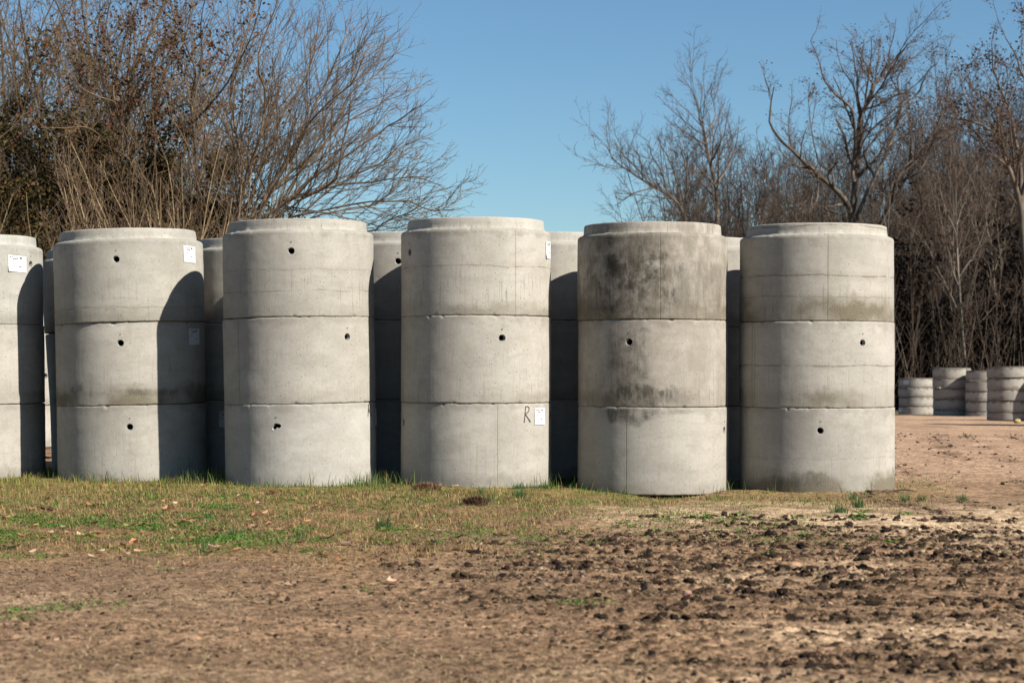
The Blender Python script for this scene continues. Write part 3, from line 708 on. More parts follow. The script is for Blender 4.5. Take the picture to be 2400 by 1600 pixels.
# flat dead straw over the dirt
mb = MB()
x, y = scatter(520000, 6.4, 17.5)
xp, yp = XP(x, y), YP(y)
nn = fbm(x * 0.9, y * 0.9, 211, 3); n2 = fbm(x * 3, y * 3, 212, 2)
dens = (0.30 + 0.55 * sstep(-0.2, 0.3, nn + 0.5 * n2)) * (1 - 0.75 * sstep(1250, 1900, xp)) * (0.35 + 0.65 * sstep(1120, 1200, yp)) + 0.5 * sstep(1480, 1560, yp) * (1 - sstep(1300, 1900, xp))
mid = np.exp(-((yp - 1215) / 50) ** 2) * (1 - sstep(1150, 1400, xp)); dens = np.maximum(dens, 0.8 * mid)
k = (RNG.random(len(x)) < np.clip(dens, 0, 1) * 0.55 * np.clip(y / 12, .5, 1)) & outside(x, y)
x, y = x[k], y[k]
v, q, c = blades(x, y, gz(x, y) + 0.003 + 0.006 * RNG.random(len(x)), 0.015 + 0.07 * RNG.random(len(x)) ** 2.2, 0.0013 + 0.0013 * RNG.random(len(x)), 1.36 + 0.20 * RNG.random(len(x)), pick([(0.43, 0.31, 0.17), (0.35, 0.235, 0.125), (0.26, 0.165, 0.085), (0.10, 0.06, 0.035), (0.07, 0.042, 0.027), (0.52, 0.40, 0.24)], len(x)), nseg=2, flat=True); mb.add(v, q, c)
x, y = scatter(170000, 11.0, 17.6); xp, yp = XP(x, y), YP(y); nn = fbm(x * 1.0, y * 1.0, 215, 3); n2 = fbm(x * 4, y * 4, 216, 2)
dens = (1 - sstep(-75, 75, yp - (1312 - np.clip((xp - 900) / 700, 0, 1) * 150) - 120 * nn)) * (1 - sstep(2050, 2250, xp)) * (1 - .55 * sstep(1250, 1600, xp)) * sstep(-.20, .35, n2 + nn * .8)
k = (RNG.random(len(x)) < dens * .75) & outside(x, y); x, y = x[k], y[k]
v, q, c = blades(x, y, gz(x, y) - .003, 0.018 + 0.035 * RNG.random(len(x)), 0.0035 + 0.0025 * RNG.random(len(x)), 0.7 + 0.9 * RNG.random(len(x)), pick([(0.36, 0.24, 0.12), (0.28, 0.175, 0.085), (0.20, 0.125, 0.06), (0.13, 0.08, 0.045), (0.40, 0.29, 0.13), (0.17, 0.15, 0.05)], len(x)), nseg=2); mb.add(v, q, c)
o = mb.build('dry_grass', M_STRAW, color=True, smooth=False); o['kind'] = 'stuff'; o['label'] = 'dead straw coloured grass lying flat over the dirt'; o['category'] = 'dry grass'
# creeping weeds
def weed_cluster(mb, cx, cy, rad, n, cols):
    x = cx + RNG.normal(size=n) * rad; y = cy + RNG.normal(size=n) * rad * 0.8; z = gz(x, y) + 0.004 + 0.022 * RNG.random(n)
    s = 0.005 + 0.006 * RNG.random(n); nv = nrm(np.stack([RNG.normal(size=n) * .5, RNG.normal(size=n) * .5, np.ones(n)], -1))
    a = RNG.random(n) * 2 * PI; u = nrm(np.cross(nv, np.stack([np.cos(a), np.sin(a), np.zeros(n)], -1))); w = np.cross(nv, u); p = np.stack([x, y, z], -1)
    V = np.stack([p - u * s[:, None], p + w * s[:, None] * .7 - nv * s[:, None] * .2, p + u * s[:, None] * 1.1, p - w * s[:, None] * .7 - nv * s[:, None] * .2], 1)
    mb.add(V.reshape(-1, 3), np.arange(4 * n).reshape(n, 4), np.repeat(pick(cols, n), 4, axis=0))
mb = MB(); GC = [(0.07, 0.19, 0.025), (0.10, 0.23, 0.03), (0.05, 0.13, 0.02), (0.15, 0.24, 0.05)]
x, y = scatter(11000, 11.5, 16.8); xp, yp = XP(x, y), YP(y); nn = fbm(x * .9, y * 1.3, 221, 3)
pr = np.exp(-((yp - 1248) / 46) ** 2) * (1 - sstep(480, 820, xp)) * sstep(-.25, .25, nn) + 0.30 * np.exp(-((yp - (1255 + 0.025 * (xp - 700))) / 30) ** 2) * sstep(550, 750, xp) * (1 - sstep(1150, 1350, xp)) * sstep(-.05, .3, nn) + 0.08 * np.exp(-((yp - 1230) / 50) ** 2) * sstep(1150, 1300, xp) * (1 - sstep(1900, 2200, xp))
pr += 0.08 * (yp < 1290) * (1 - sstep(1100, 1400, xp))
k = RNG.random(len(x)) < pr * 0.60
for a, b_ in zip(x[k], y[k]): weed_cluster(mb, a, b_, 0.03 + 0.07 * RNG.random(), int(16 + 50 * RNG.random() ** 2), GC)
for px, py in [(51, 1445), (82, 1437), (199, 1424), (176, 1437), (110, 1430), (20, 1462), (265, 1430), (137, 1441), (60, 1470), (30, 1440), (380, 1346), (1342, 1426), (1385, 1428), (1365, 1431), (850, 1388), (1500, 1240), (1560, 1247)]:
    p = on_plane(px, py); weed_cluster(mb, p[0], p[1], 0.05, 34, GC)
o = mb.build('weeds', M_WEED, color=True, smooth=False); o['kind'] = 'stuff'; o['label'] = 'bright green low creeping weeds in the dead grass'; o['category'] = 'weeds'
# fallen leaves
mb = MB()
x, y = scatter(1500, 8.0, 18.6); xp, yp = XP(x, y), YP(y)
pr = (1 - sstep(500, 1150, xp)) * np.exp(-((yp - 1230) / 75) ** 2) + 0.07 * (1 - sstep(900, 1500, xp)) * (yp < 1420) + 0.015
k = (RNG.random(len(x)) < pr * 0.62) & outside(x, y, .03); x, y = x[k], y[k]
for a, b_ in zip(x, y):
    s = 0.022 + 0.038 * RNG.random(); w = s * (0.35 + 0.3 * RNG.random()); az = RNG.random() * 2 * PI; cu = 0.25 + 0.8 * RNG.random(); tw = RNG.normal() * 0.4
    t = np.linspace(-1, 1, 6); vv = []
    for ti in t:
        wd = w * (1 - abs(ti) ** 2.2) * (1 + 0.25 * math.sin(ti * 9 + az)) + 0.001
        for sgn in (-1, 0, 1):
            lx = ti * s; ly = sgn * wd; lz = s * cu * (0.55 * ti * ti) + abs(sgn) * wd * 0.5 * cu + tw * lx * sgn * 0.3
            vv.append((lx * math.cos(az) - ly * math.sin(az), lx * math.sin(az) + ly * math.cos(az), lz))
    vv = np.array(vv) + np.array([a, b_, float(gz(np.array([a]), np.array([b_]))[0]) + 0.010])
    q = np.array([(i * 3 + j, i * 3 + j + 1, i * 3 + j + 4, i * 3 + j + 3) for i in range(5) for j in range(2)])
    mb.add(vv, q, np.repeat(pick([(0.50, 0.28, 0.15), (0.42, 0.21, 0.10), (0.30, 0.15, 0.08), (0.55, 0.38, 0.24), (0.14, 0.08, 0.05), (0.20, 0.11, 0.07)], 1), 18, axis=0))
o = mb.build('leaf_litter', M_LEAF, color=True); o['kind'] = 'stuff'; o['label'] = 'scattered dry tan and brown fallen leaves on the grass'; o['category'] = 'fallen leaves'
# loose crumbs and clods of soil, many of them squeezed up in rows by the wheels
mb = MB()
ph_ = (1 + 5 ** .5) / 2
ICO = nrm(np.array([(-1, ph_, 0), (1, ph_, 0), (-1, -ph_, 0), (1, -ph_, 0), (0, -1, ph_), (0, 1, ph_), (0, -1, -ph_), (0, 1, -ph_), (ph_, 0, -1), (ph_, 0, 1), (-ph_, 0, -1), (-ph_, 0, 1)]))
ICF = np.array([(0, 11, 5), (0, 5, 1), (0, 1, 7), (0, 7, 10), (0, 10, 11), (1, 5, 9), (5, 11, 4), (11, 10, 2), (10, 7, 6), (7, 1, 8), (3, 9, 4), (3, 4, 2), (3, 2, 6), (3, 6, 8), (3, 8, 9), (4, 9, 5), (2, 4, 11), (6, 2, 10), (8, 6, 7), (9, 8, 1)])
def crumbs(x, y, s, cols):
    n = len(x); sc = s[:, None] * (0.7 + 0.6 * RNG.random((n, 3))) * np.array([1.15, 1.0, .72])
    V = ICO[None] * sc[:, None, :] * (1 + .26 * RNG.normal(size=(n, 12, 1))) ; a = RNG.random(n) * 6.28; c_, s_ = np.cos(a)[:, None], np.sin(a)[:, None]
    Vx = V[..., 0] * c_ - V[..., 1] * s_; Vy = V[..., 0] * s_ + V[..., 1] * c_
    V = np.stack([Vx + x[:, None], Vy + y[:, None], V[..., 2] + (gz(x, y) + s * .22)[:, None]], -1)
    F_ = (np.arange(n) * 12)[:, None, None] + ICF[None]
    mb.add(V.reshape(-1, 3), F_.reshape(-1, 3), np.repeat(pick(cols, n, jit=.25), 12, axis=0))
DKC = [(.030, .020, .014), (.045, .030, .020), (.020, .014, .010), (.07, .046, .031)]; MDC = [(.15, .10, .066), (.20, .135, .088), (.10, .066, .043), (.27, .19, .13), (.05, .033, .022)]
tx, ty, ts = [], [], []
for i, (yc, sl, x0, x1) in enumerate(TRACKS):
    for side in (-.13, .13):
        for k_ in range(int((6.2 - x0) / .185)):
            bx_ = x0 + .185 * (k_ + .37 * i % 1) + RNG.normal() * .018
            wob_ = float(0.20 * gnoise(np.array([bx_ * .35]), np.array([yc * .25]), 301)[0]); by_ = yc + sl * (bx_ - 1.5) + side + wob_ + RNG.normal() * .014
            keep_ = float(gnoise(np.array([bx_ * .8]), np.array([by_ * 1.1]), 304)[0]) * .8 + .62 + .25 * (bx_ > x0 + 1) 
            if by_ < 6.6 or by_ > 15.6 or abs(bx_) > .29 * by_ or RNG.random() > keep_: continue
            n_ = int(5 + 14 * RNG.random() ** 1.4); L__ = .03 + .055 * RNG.random()
            q_ = RNG.normal(size=n_); tx += list(bx_ + q_ * L__); ty += list(by_ + q_ * .012 + RNG.normal(size=n_) * .016); g_ = .7 + .6 * RNG.random(); ts += list(g_ * (.005 + .021 * RNG.random(n_) ** 2.0))
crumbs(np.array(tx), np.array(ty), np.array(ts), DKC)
x, y = scatter(85000, 6.4, 17.0); xp, yp = XP(x, y), YP(y); m_ = clodmask(x, y); nn = fbm(x * 1.6, y * 1.6, 231, 3)
k = (RNG.random(len(x)) < np.clip((.22 + .10 * m_) * sstep(-.32, .30, nn) + .10, 0, 1) * sstep(-25, 30, yp - 1238 - 55 * (1 - sstep(500, 1150, xp)))) & outside(x, y, .02); x, y, m_ = x[k], y[k], m_[k]
sz = (.0035 + .011 * RNG.random(len(x)) ** 3 * (.5 + m_)) * np.clip(y / 10, .8, 1.5); d_ = RNG.random(len(x)) < .30 + .05 * m_
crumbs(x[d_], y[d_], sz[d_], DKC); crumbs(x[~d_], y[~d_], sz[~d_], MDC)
y = 13.5 + 24 * RNG.random(9000) ** 1.2; x = lane_x(y) + (RNG.random(9000) * 8 - 1.5); k = (RNG.random(9000) < .05 + .55 * lane(x, y)) & outside(x, y, .05) & (x < .3 * y); x, y = x[k], y[k]
crumbs(x, y, .008 + .018 * RNG.random(len(x)) ** 2, MDC + DKC[:2])
o = mb.build('soil_clods', M_SOIL, color=True, smooth=False); o['kind'] = 'stuff'; o['label'] = 'loose dark clods and crumbs of soil left in rows by wheels'; o['category'] = 'soil clods'
# single tufts one can point at
TUFTS = [(898, 1243, 110, .13, 'upright green tuft alone in dead grass before the ragged-hole stack'), (1219, 1166, 90, .12, 'dense green tuft in front of the seam of the R ring'), (1336, 1131, 80, .14, 'bluish green tuft at the gap beside the seamed bottom ring'),
 (1212, 1144, 70, .09, 'grass tuft touching the R ring just right of its seam'), (1234, 1141, 60, .09, 'grass tuft touching the R ring, right of its twin'), (1281, 1141, 50, .10, 'grass tuft at the right corner of the R ring'),
 (1123, 1162, 55, .09, 'small tuft below the left half of the R ring'), (1155, 1178, 50, .08, 'spread tuft beside the dark torn clump of turf'), (2012, 1190, 90, .11, 'tall tuft alone in sand before the rightmost tall stack'),
 (1966, 1204, 110, .09, 'broad low tuft in sand left of the tall one'), (2000, 1161, 60, .09, 'tuft touching the rightmost tall stack'), (2121, 1163, 60, .10, 'tuft just right of the flat brown board'), (2157, 1163, 50, .08, 'tuft second to the right of the flat brown board'), (2256, 1166, 70, .09, 'last green tuft toward the bare track at the right'),
 (487, 1223, 50, .08, 'small tuft among fallen leaves at the left'), (551, 1260, 60, .10, 'bluish tuft among fallen leaves at the left, nearer the dirt'), (703, 1268, 50, .09, 'short thin tuft at the edge of the dirt in the middle'), (480, 1299, 60, .09, 'dark tuft where the green ends at the left dirt edge')]
for i, (px, py, n, hh, lab) in enumerate(TUFTS):
    p = on_plane(px, py, 0.0); p[2] = float(gz(p[:1], p[1:2])[0])
    mb = MB(); a = RNG.random(n) * 2 * PI; r = 0.05 * np.sqrt(RNG.random(n)) * (1.6 if 'broad' in lab or 'spread' in lab else 1)
    v, q, c = blades(r * np.cos(a), r * np.sin(a), np.full(n, -0.006), hh * (0.4 + 0.7 * RNG.random(n)), np.full(n, 0.0045), 0.15 + 0.85 * RNG.random(n), pick([(0.07, 0.15, 0.05), (0.10, 0.19, 0.06), (0.05, 0.11, 0.04)], n), nseg=4, az=a + RNG.normal(size=n) * .5)
    mb.add(v, q, c); o = mb.build('grass_tuft', M_BLADE, color=True, smooth=False); o.location = p
    tag(o, lab, 'grass tuft', 'green tufts in the thin turf')
# torn clumps of dead turf
for (px, py, rx_, ry_, lab, cols) in [(1115, 1188, .11, .10, 'dark torn clump of dead turf in front of the R ring', [(0.10, .055, .035), (.16, .09, .055), (.06, .035, .025)]), (1000, 1150, .15, .08, 'reddish brown dead turf clump at the left foot of the R ring', [(0.30, .18, .10), (.22, .13, .075), (.15, .085, .05)])]:
    p = on_plane(px, py); p[2] = float(gz(p[:1], p[1:2])[0]); n = 700; mb = MB()
    x = np.clip(RNG.normal(size=n), -1.7, 1.7) * rx_ * .5; y = np.clip(RNG.normal(size=n), -1.7, 1.7) * ry_ * .5
    v, q, c = blades(x, y, 0.035 * np.exp(-(x / rx_) ** 2 - (y / ry_) ** 2) - .004, 0.04 + .04 * RNG.random(n), np.full(n, .005), 0.9 + .8 * RNG.random(n), pick(cols, n)); mb.add(v, q, c)
    o = mb.build('turf_clump', M_STRAW, color=True, smooth=False); o.location = p; tag(o, lab, 'turf clump')
# flat board and twig at the foot of the rightmost tall stack
M_WOOD = simple('weathered_wood', (0.115, 0.07, 0.048), 0.9, 0.15, 35, 0.5, 0.6)
p = at(2068, 1152, 18.15); zz = float(gz(np.array([p[0]]), np.array([18.15]))[0])
mb = MB(); nseg = 16; t = np.linspace(-.17, .17, nseg); V = []
for ti in t:
    wv = .05 * (1 + .25 * math.sin(ti * 40)) * (1 - (abs(ti) / .19) ** 6); hh_ = .022
    for (dy, dz) in ((-wv, 0), (-wv, hh_), (wv, hh_ * 1.1), (wv, 0)): V.append((ti, dy + .02 * math.sin(ti * 9), dz + .004 * math.sin(ti * 50 + dy * 90)))
I = np.arange(nseg * 4).reshape(nseg, 4); mb.add(V, np.stack([I[:-1], np.roll(I, -1, 1)[:-1], np.roll(I, -1, 1)[1:], I[1:]], -1).reshape(-1, 4)); mb.add(np.array(V)[[0, 1, 2, 3]], [(3, 2, 1, 0)]); mb.add(np.array(V)[-4:], [(0, 1, 2, 3)])
o = mb.build('wooden_board', M_WOOD, smooth=False); o.location = (p[0], 18.12, zz - .002); o.rotation_euler = (0.0, 0.03, .1); tag(o, 'short flat brown board lying at the foot of the rightmost tall stack', 'board')
pts = np.array([[(0, 0, .01), (.08, .01, .028), (.17, -.01, .036), (.25, .0, .024), (.28, .01, .005)]], float)
mb = MB(); mb.add(*tubes(pts, np.array([[.009, .009, .008, .006, .003]]), 6)); 
mb.add(*tubes(np.array([[(.17, -.01, .034), (.21, -.05, .04), (.27, -.07, .03)]], float), np.array([[.005, .004, .002]]), 5))
o = mb.build('twig', M_WOOD); tx = at(2075, 1152, 17.95)[0]; o.location = (tx, 17.93, float(gz(np.array([tx]), np.array([17.93]))[0])); tag(o, 'bent dark twig arching over the ground in front of the brown board', 'twig')
# ------------------------------------------------------------------ trees
def bark(name, a, b_, scale=6):
    m, nt, b = newmat(name); g = NG(nt)
    n = g.noise(g.vm('MULTIPLY', g.obj(), (1, 1, .35)), scale, 5, .65)
    a = tuple(v * BKK for v in a); b_ = tuple(v * BKK for v in b_); nt.links.new(g.mix(g.ss(n, .3, .7), a, b_), b.inputs['Base Color']); b.inputs['Roughness'].default_value = .95; b.inputs['Specular IOR Level'].default_value = .1
    return m
BK_TAN = bark('tan_bark', (.125, .084, .05), (.26, .185, .118))
BK_GREY = bark('grey_bark', (.085, .07, .056), (.22, .185, .15), 2.5)
BK_DARK = bark('dark_bark', (.075, .058, .045), (.15, .12, .095), 4)
BK_TWIG = bark('reddish_twigs', (.105, .076, .058), (.20, .152, .12))
BK_STEM = bark('sunlit_stem', (.28, .195, .11), (.48, .36, .22))
BK_WARM = bark('warm_twigs', (.125, .085, .048), (.23, .165, .10))
BK_WOOD = bark('wood_twigs', (.07, .05, .038), (.13, .095, .072))
BK_PALE = bark('pale_bark', (.15, .13, .105), (.27, .235, .19), 3)
M_CLING = tinted('clinging_leaf', .3); M_EVER = tinted('evergreen_leaf', .15); M_EVER.node_tree.nodes['Principled BSDF'].inputs['Specular IOR Level'].default_value = 0.0
def catmull(P, n):
    P = np.asarray(P, float); k = len(P); Q = np.vstack([2 * P[0] - P[1], P, 2 * P[-1] - P[-2]]); out = []
    for t in np.linspace(0, k - 1 - 1e-6, n):
        i = int(t); f = t - i; a, b_, c, d = Q[i], Q[i + 1], Q[i + 2], Q[i + 3]
        out.append(.5 * (2 * b_ + (c - a) * f + (2 * a - 5 * b_ + 4 * c - d) * f * f + (3 * b_ - a - 3 * c + d) * f ** 3))
    return np.array(out)
def grow(P0, D0, L, R0, R1, nseg, wob, up):
    N = len(P0); d = nrm(D0); p = P0.copy(); pts = [p.copy()]; st = (L / nseg)[:, None]
    bend = RNG.normal(size=(N, 3)) * wob * .6
    for k in range(nseg):
        d = nrm(d + RNG.normal(size=(N, 3)) * wob + bend * .5 + np.array([0, 0, up])); p = p + d * st; pts.append(p.copy())
    t = np.linspace(0, 1, nseg + 1)[None]
    return np.stack(pts, 1), R0[:, None] * (1 - t) + R1[:, None] * t
def spawn(pts, rad, per_m, t0, t1, ang, asd, lr, lmin, rr, planar=0.0, taper=.55, maxn=60):
    """children along parent polylines -> P0, D0, L, R"""
    seg = np.linalg.norm(pts[:, 1:] - pts[:, :-1], axis=-1); Lp = seg.sum(1)
    n = np.clip((Lp * (t1 - t0) * per_m + RNG.random(len(Lp))).astype(int), 0, maxn)
    par = np.repeat(np.arange(len(Lp)), n)
    if len(par) == 0: return None
    t = t0 + (t1 - t0) * RNG.random(len(par)); k = pts.shape[1] - 1
    f = t * k; i = np.minimum(f.astype(int), k - 1); f = (f - i)[:, None]
    P = pts[par, i] * (1 - f) + pts[par, i + 1] * f
    T = nrm(pts[par, i + 1] - pts[par, i])
    r = rad[par, i] * (1 - f[:, 0]) + rad[par, i + 1] * f[:, 0]
    rv = RNG.normal(size=(len(par), 3)); rv[:, 1] *= (1 - planar)
    perp = nrm(np.cross(T, rv)); perp = nrm(np.cross(perp, T)) if planar else perp
    a = ang + asd * RNG.normal(size=len(par))
    D = T * np.cos(a)[:, None] + perp * np.sin(a)[:, None]
    L = np.maximum(lmin, Lp[par] * lr * (1 - taper * t) * (.6 + .7 * RNG.random(len(par))))
    return P, D, L, np.minimum(r * rr, .02 + r * .9)
LR = .5
LRR = .98
def limb(px, Y0, Y1, r0, r1, n=16, wig=.10):
    """a limb whose outline passes these points, with its own sweep in depth"""
    k = len(px); ys = np.linspace(Y0, Y1, k) + (np.arange(k) > 0) * RNG.normal(size=k) * wig
    P = np.array([at(a, b_, y) for (a, b_), y in zip(px, ys)])
    q = catmull(P, n); q[1:] += RNG.normal(size=(n - 1, 3)) * min(r0 * .12, .02)
    r0 = r0 * LR; r1 = r1 * (LR * .5 + .5); t = np.linspace(0, 1, n)
    return q[None], (r0 * (1 - t) ** .9 + r1 * (1 - (1 - t) ** .9))[None]
def leaf_quads(mb, P, s, cols, droop=.3):
    n = len(P); nv = nrm(RNG.normal(size=(n, 3))); u = nrm(np.cross(nv, RNG.normal(size=(n, 3)))); u[:, 2] -= droop; u = nrm(u); w = np.cross(nv, u); s = (s * (.6 + .8 * RNG.random(n)))[:, None]
    V = np.stack([P, P + u * s * .55 + w * s * .38 + nv * s * .1, P + u * s * 1.15, P + u * s * .5 - w * s * .38 + nv * s * .1], 1)
    mb.add(V.reshape(-1, 3), np.arange(4 * n).reshape(n, 4), np.repeat(pick(cols, n, jit=.3), 4, axis=0))
LEAFC = [(.12, .055, .03), (.075, .04, .024), (.17, .075, .035), (.045, .028, .018), (.22, .055, .03), (.16, .11, .04)]
def build_tree(name, label, cat, limbs, levels, matT, matC, group=None, leaves=0, leafs=.06, leafcols=LEAFC, sides=6, leaf_sel=None, trunk_n=None):
    """limbs: list of (pts,rad); levels: dicts of spawn/grow settings"""
    base = limbs[0][0][0, 0]
    root = thing(name, label, cat, base, group)
    mbT = MB(); mbC = MB(); tips = []
    for p, r in limbs: v, q = tubes(p - base, r, sides); mbT.add(v, q)
    cur = limbs
    for li, L in enumerate(levels):
        nxt = []
        src = cur + (limbs if (L.get('also') and li > 0) else [])
        for p, r in src:
            s = spawn(p, r, L['n'], L.get('t0', .15), L.get('t1', 1.0), L['ang'], L.get('asd', .2), L['lr'], L.get('lmin', .15), L.get('rr', .55), L.get('planar', 0), L.get('taper', .5), L.get('maxn', 60))
            if s is None: continue
            P, D, ln, R = s; ln = np.minimum(ln, L.get('lmax', 99)); R = np.maximum(R, L.get('rmin', .004))
            pp, rr = grow(P, D, ln, R, np.maximum(R * L.get('tip', .35), L.get('rtip', .002)), L.get('seg', 4), L.get('wob', .12), L.get('up', .05))
            nxt.append((pp, rr)); v, q = tubes(pp - base, rr, L.get('sides', 3)); mbC.add(v, q)
        cur = nxt
    mbT.build('trunk', matT, root); mbC.build('crown', matC, root)
    if leaves:
        allp = np.concatenate([p[:, 1:].reshape(-1, 3) for p, r in cur])
        if leaf_sel is not None: 
            pr = leaf_sel(allp); allp = allp[RNG.random(len(allp)) < pr]
        # leaves hang on in clumps
        if len(allp):
            c = allp[RNG.integers(0, len(allp), max(1, leaves // 6))]
            P = np.repeat(c, 6, axis=0) + RNG.normal(size=(len(c) * 6, 3)) * leafs * 1.6
            mb = MB(); leaf_quads(mb, P - base, np.full(len(P), leafs), leafcols); mb.build('leaves', M_CLING, root, color=True, smooth=False)
    return root
def zl(pts, ox=0.0, oy=0.0, k=.43537): return [(ox + a * k, oy + b_ * k) for a, b_ in pts]
def zr_(pts): return zl(pts, 1376.0)

# ---- left: arching many-stemmed bare tree (centre-left), its crown sweeping right
def foot(px, Y): p = at(px, 900, Y); return (px, YPx(px, Y))
def YPx(px, Y):
    x = (px - 1200) / F * Y; return HOR + (CAMZ - float(g_base(np.array([x]), np.array([float(Y)]))[0]) + .1) / Y * F
def L_(pts, Y0, Y1, r0, r1, **k): return limb(zl(pts), Y0, Y1, r0 * .74, r1 * .8, **k)
TW_L = [dict(n=3.0, t0=.22, t1=.95, taper=.85, ang=.5, asd=.18, lr=.42, lmin=.35, lmax=2.2, seg=7, wob=.09, up=.04, rmin=.007, rr=.5, sides=4, planar=.25, also=True),
        dict(n=6.6, t0=.15, ang=.55, asd=.22, lr=.42, lmin=.25, lmax=1.1, seg=5, wob=.10, up=.04, rmin=.004, rr=.55, sides=3),
        dict(n=7.0, t0=.2, ang=.6, asd=.25, lr=.42, lmin=.12, lmax=.5, seg=3, wob=.12, up=.03, rmin=.0032, rtip=.0018, sides=3)]
YA = 31.0
fz = lambda px: (px / .43537, YPx(px, YA) / .43537)
arch = [L_([fz(575), (1330, 1480), (1340, 1250), (1480, 1130), (1600, 1062), (1730, 1022), (1810, 960), (1835, 820), (1880, 640), (1890, 520)], YA, YA - 1.6, .085, .012),
 L_([fz(560), (1290, 1450), (1310, 1240), (1450, 1040), (1600, 900), (1740, 780), (1880, 650), (2050, 560), (2190, 440)], YA, YA + 1.2, .095, .010),
 L_([fz(590), (1400, 1430), (1500, 1160), (1680, 960), (1850, 850), (2020, 730), (2130, 655), (2235, 580)], YA, YA - .8, .08, .010),
 L_([fz(610), (1450, 1400), (1520, 1200), (1750, 1128), (1950, 1092), (2180, 1080), (2330, 1135), (2440, 1128)], YA, YA - 1.2, .075, .009),
 L_([fz(620), (1480, 1420), (1650, 1190), (1850, 1130), (2020, 1100), (2130, 1010), (2200, 890)], YA, YA + .9, .065, .009),
 L_([fz(540), (1240, 1400), (1275, 1150), (1310, 900), (1275, 760), (1240, 480), (1300, 260), (1360, 60), (1400, -120)], YA, YA + .5, .09, .015),
 L_([fz(555), (1270, 1400), (1310, 1000), (1400, 740), (1430, 520), (1385, 320), (1480, 60), (1510, -140)], YA, YA - 1.0, .075, .012),
 L_([fz(565), (1290, 1420), (1330, 1140), (1410, 880), (1520, 620), (1640, 440), (1700, 220), (1735, 40)], YA, YA + 1.4, .085, .010),
 L_([fz(570), (1350, 1400), (1450, 1010), (1600, 800), (1720, 520), (1785, 380), (1850, 220), (1870, 105)], YA, YA + .2, .08, .010),
 L_([fz(580), (1400, 1400), (1560, 1010), (1760, 760), (1880, 510), (1990, 425), (2130, 325)], YA, YA + 2.0, .07, .009),
 L_([fz(625), (1560, 1440), (1850, 1250), (2000, 1245), (2090, 1185), (2190, 1150), (2330, 1060)], YA, YA - 2.0, .05, .008),
 L_([fz(600), (1500, 1400), (1700, 1080), (1900, 950), (2050, 880), (2150, 800), (2240, 760)], YA, YA + 1.6, .06, .008),
 L_([fz(600), (1400, 1350), (1560, 1120), (1800, 1000), (1980, 985), (2120, 960), (2260, 960), (2380, 1000)], YA, YA - .5, .055, .008),
 L_([fz(575), (1330, 1400), (1480, 1000), (1640, 700), (1760, 560), (1900, 440), (1960, 300)], YA, YA - 1.6, .065, .008)]
build_tree('bare_tree', 'many-stemmed bare tree arching right over the rings into open sky', 'tree', arch, TW_L, BK_TAN, BK_TAN, leaves=0)
# ---- upright dark leafy tree left of it
YB = 32.5; fz = lambda px: (px / .43537, YPx(px, YB) / .43537)
up1 = [L_([fz(462), (1070, 1300), (1062, 1000), (1045, 700), (1030, 540), (1058, 390), (1010, 270), (930, 80), (900, -60)], YB, YB + .6, .10, .015),
 L_([(1045, 650), (1120, 575), (1200, 480), (1260, 380), (1340, 230), (1400, 40), (1420, -80)], YB, YB - 1.5, .06, .01),
 L_([(1062, 1000), (990, 720), (960, 640), (900, 560), (870, 440)], YB, YB + 1.2, .05, .01),
 L_([(1040, 560), (1090, 330), (1080, 150), (1110, -40)], YB, YB - .4, .05, .012),
 L_([fz(480), (1180, 1300), (1290, 900), (1200, 660), (1130, 560), (1060, 420)], YB, YB + 1.5, .06, .01),
 L_([(1062, 1000), (1130, 700), (1230, 520), (1290, 420), (1330, 330)], YB, YB + 1.8, .045, .01)]
TW_B = [dict(n=3.6, t0=.2, ang=.6, asd=.2, lr=.40, lmin=.5, lmax=2.2, seg=6, wob=.12, up=.06, rmin=.008, sides=4, also=True),
        dict(n=5.0, t0=.15, ang=.7, asd=.25, lr=.42, lmin=.25, lmax=1.0, seg=4, wob=.13, up=.03, rmin=.005),
        dict(n=5.0, t0=.2, ang=.7, asd=.3, lr=.42, lmin=.12, lmax=.45, seg=3, wob=.14, up=.0, rmin=.003, rtip=.002)]
build_tree('leafy_tree', 'upright dark tree keeping clumps of brown leaves, left of the arching bare tree', 'tree', up1, TW_B, BK_DARK, BK_WARM, leaves=1500, leafs=.062)
# ---- next tree to the left with reddish leaves
YC = 33.5; fz = lambda px: (px / .43537, YPx(px, YC) / .43537)
up2 = [L_([fz(310), (705, 1200), (700, 900), (682, 660), (690, 430), (700, 220), (720, 60)], YC, YC + .3, .085, .012),
 L_([(690, 760), (620, 560), (605, 400), (575, 250), (540, 120)], YC, YC - 1.2, .05, .01),
 L_([(685, 640), (740, 480), (790, 330), (830, 200), (840, 110)], YC, YC + 1.4, .045, .01),
 L_([(620, 550), (520, 515), (430, 470), (370, 410), (260, 330)], YC - 1.0, YC - 2.4, .035, .007),
 L_([(700, 860), (590, 780), (480, 690), (340, 690), (220, 685)], YC, YC - 2.0, .035, .007),
 L_([(700, 900), (800, 700), (860, 520), (900, 380)], YC, YC + .8, .045, .008)]
build_tree('leafy_tree', 'slender tree with reddish clinging leaves, its tip just below the top edge', 'tree', up2, TW_B, BK_TAN, BK_WARM, leaves=1800, leafs=.058, leafcols=LEAFC )
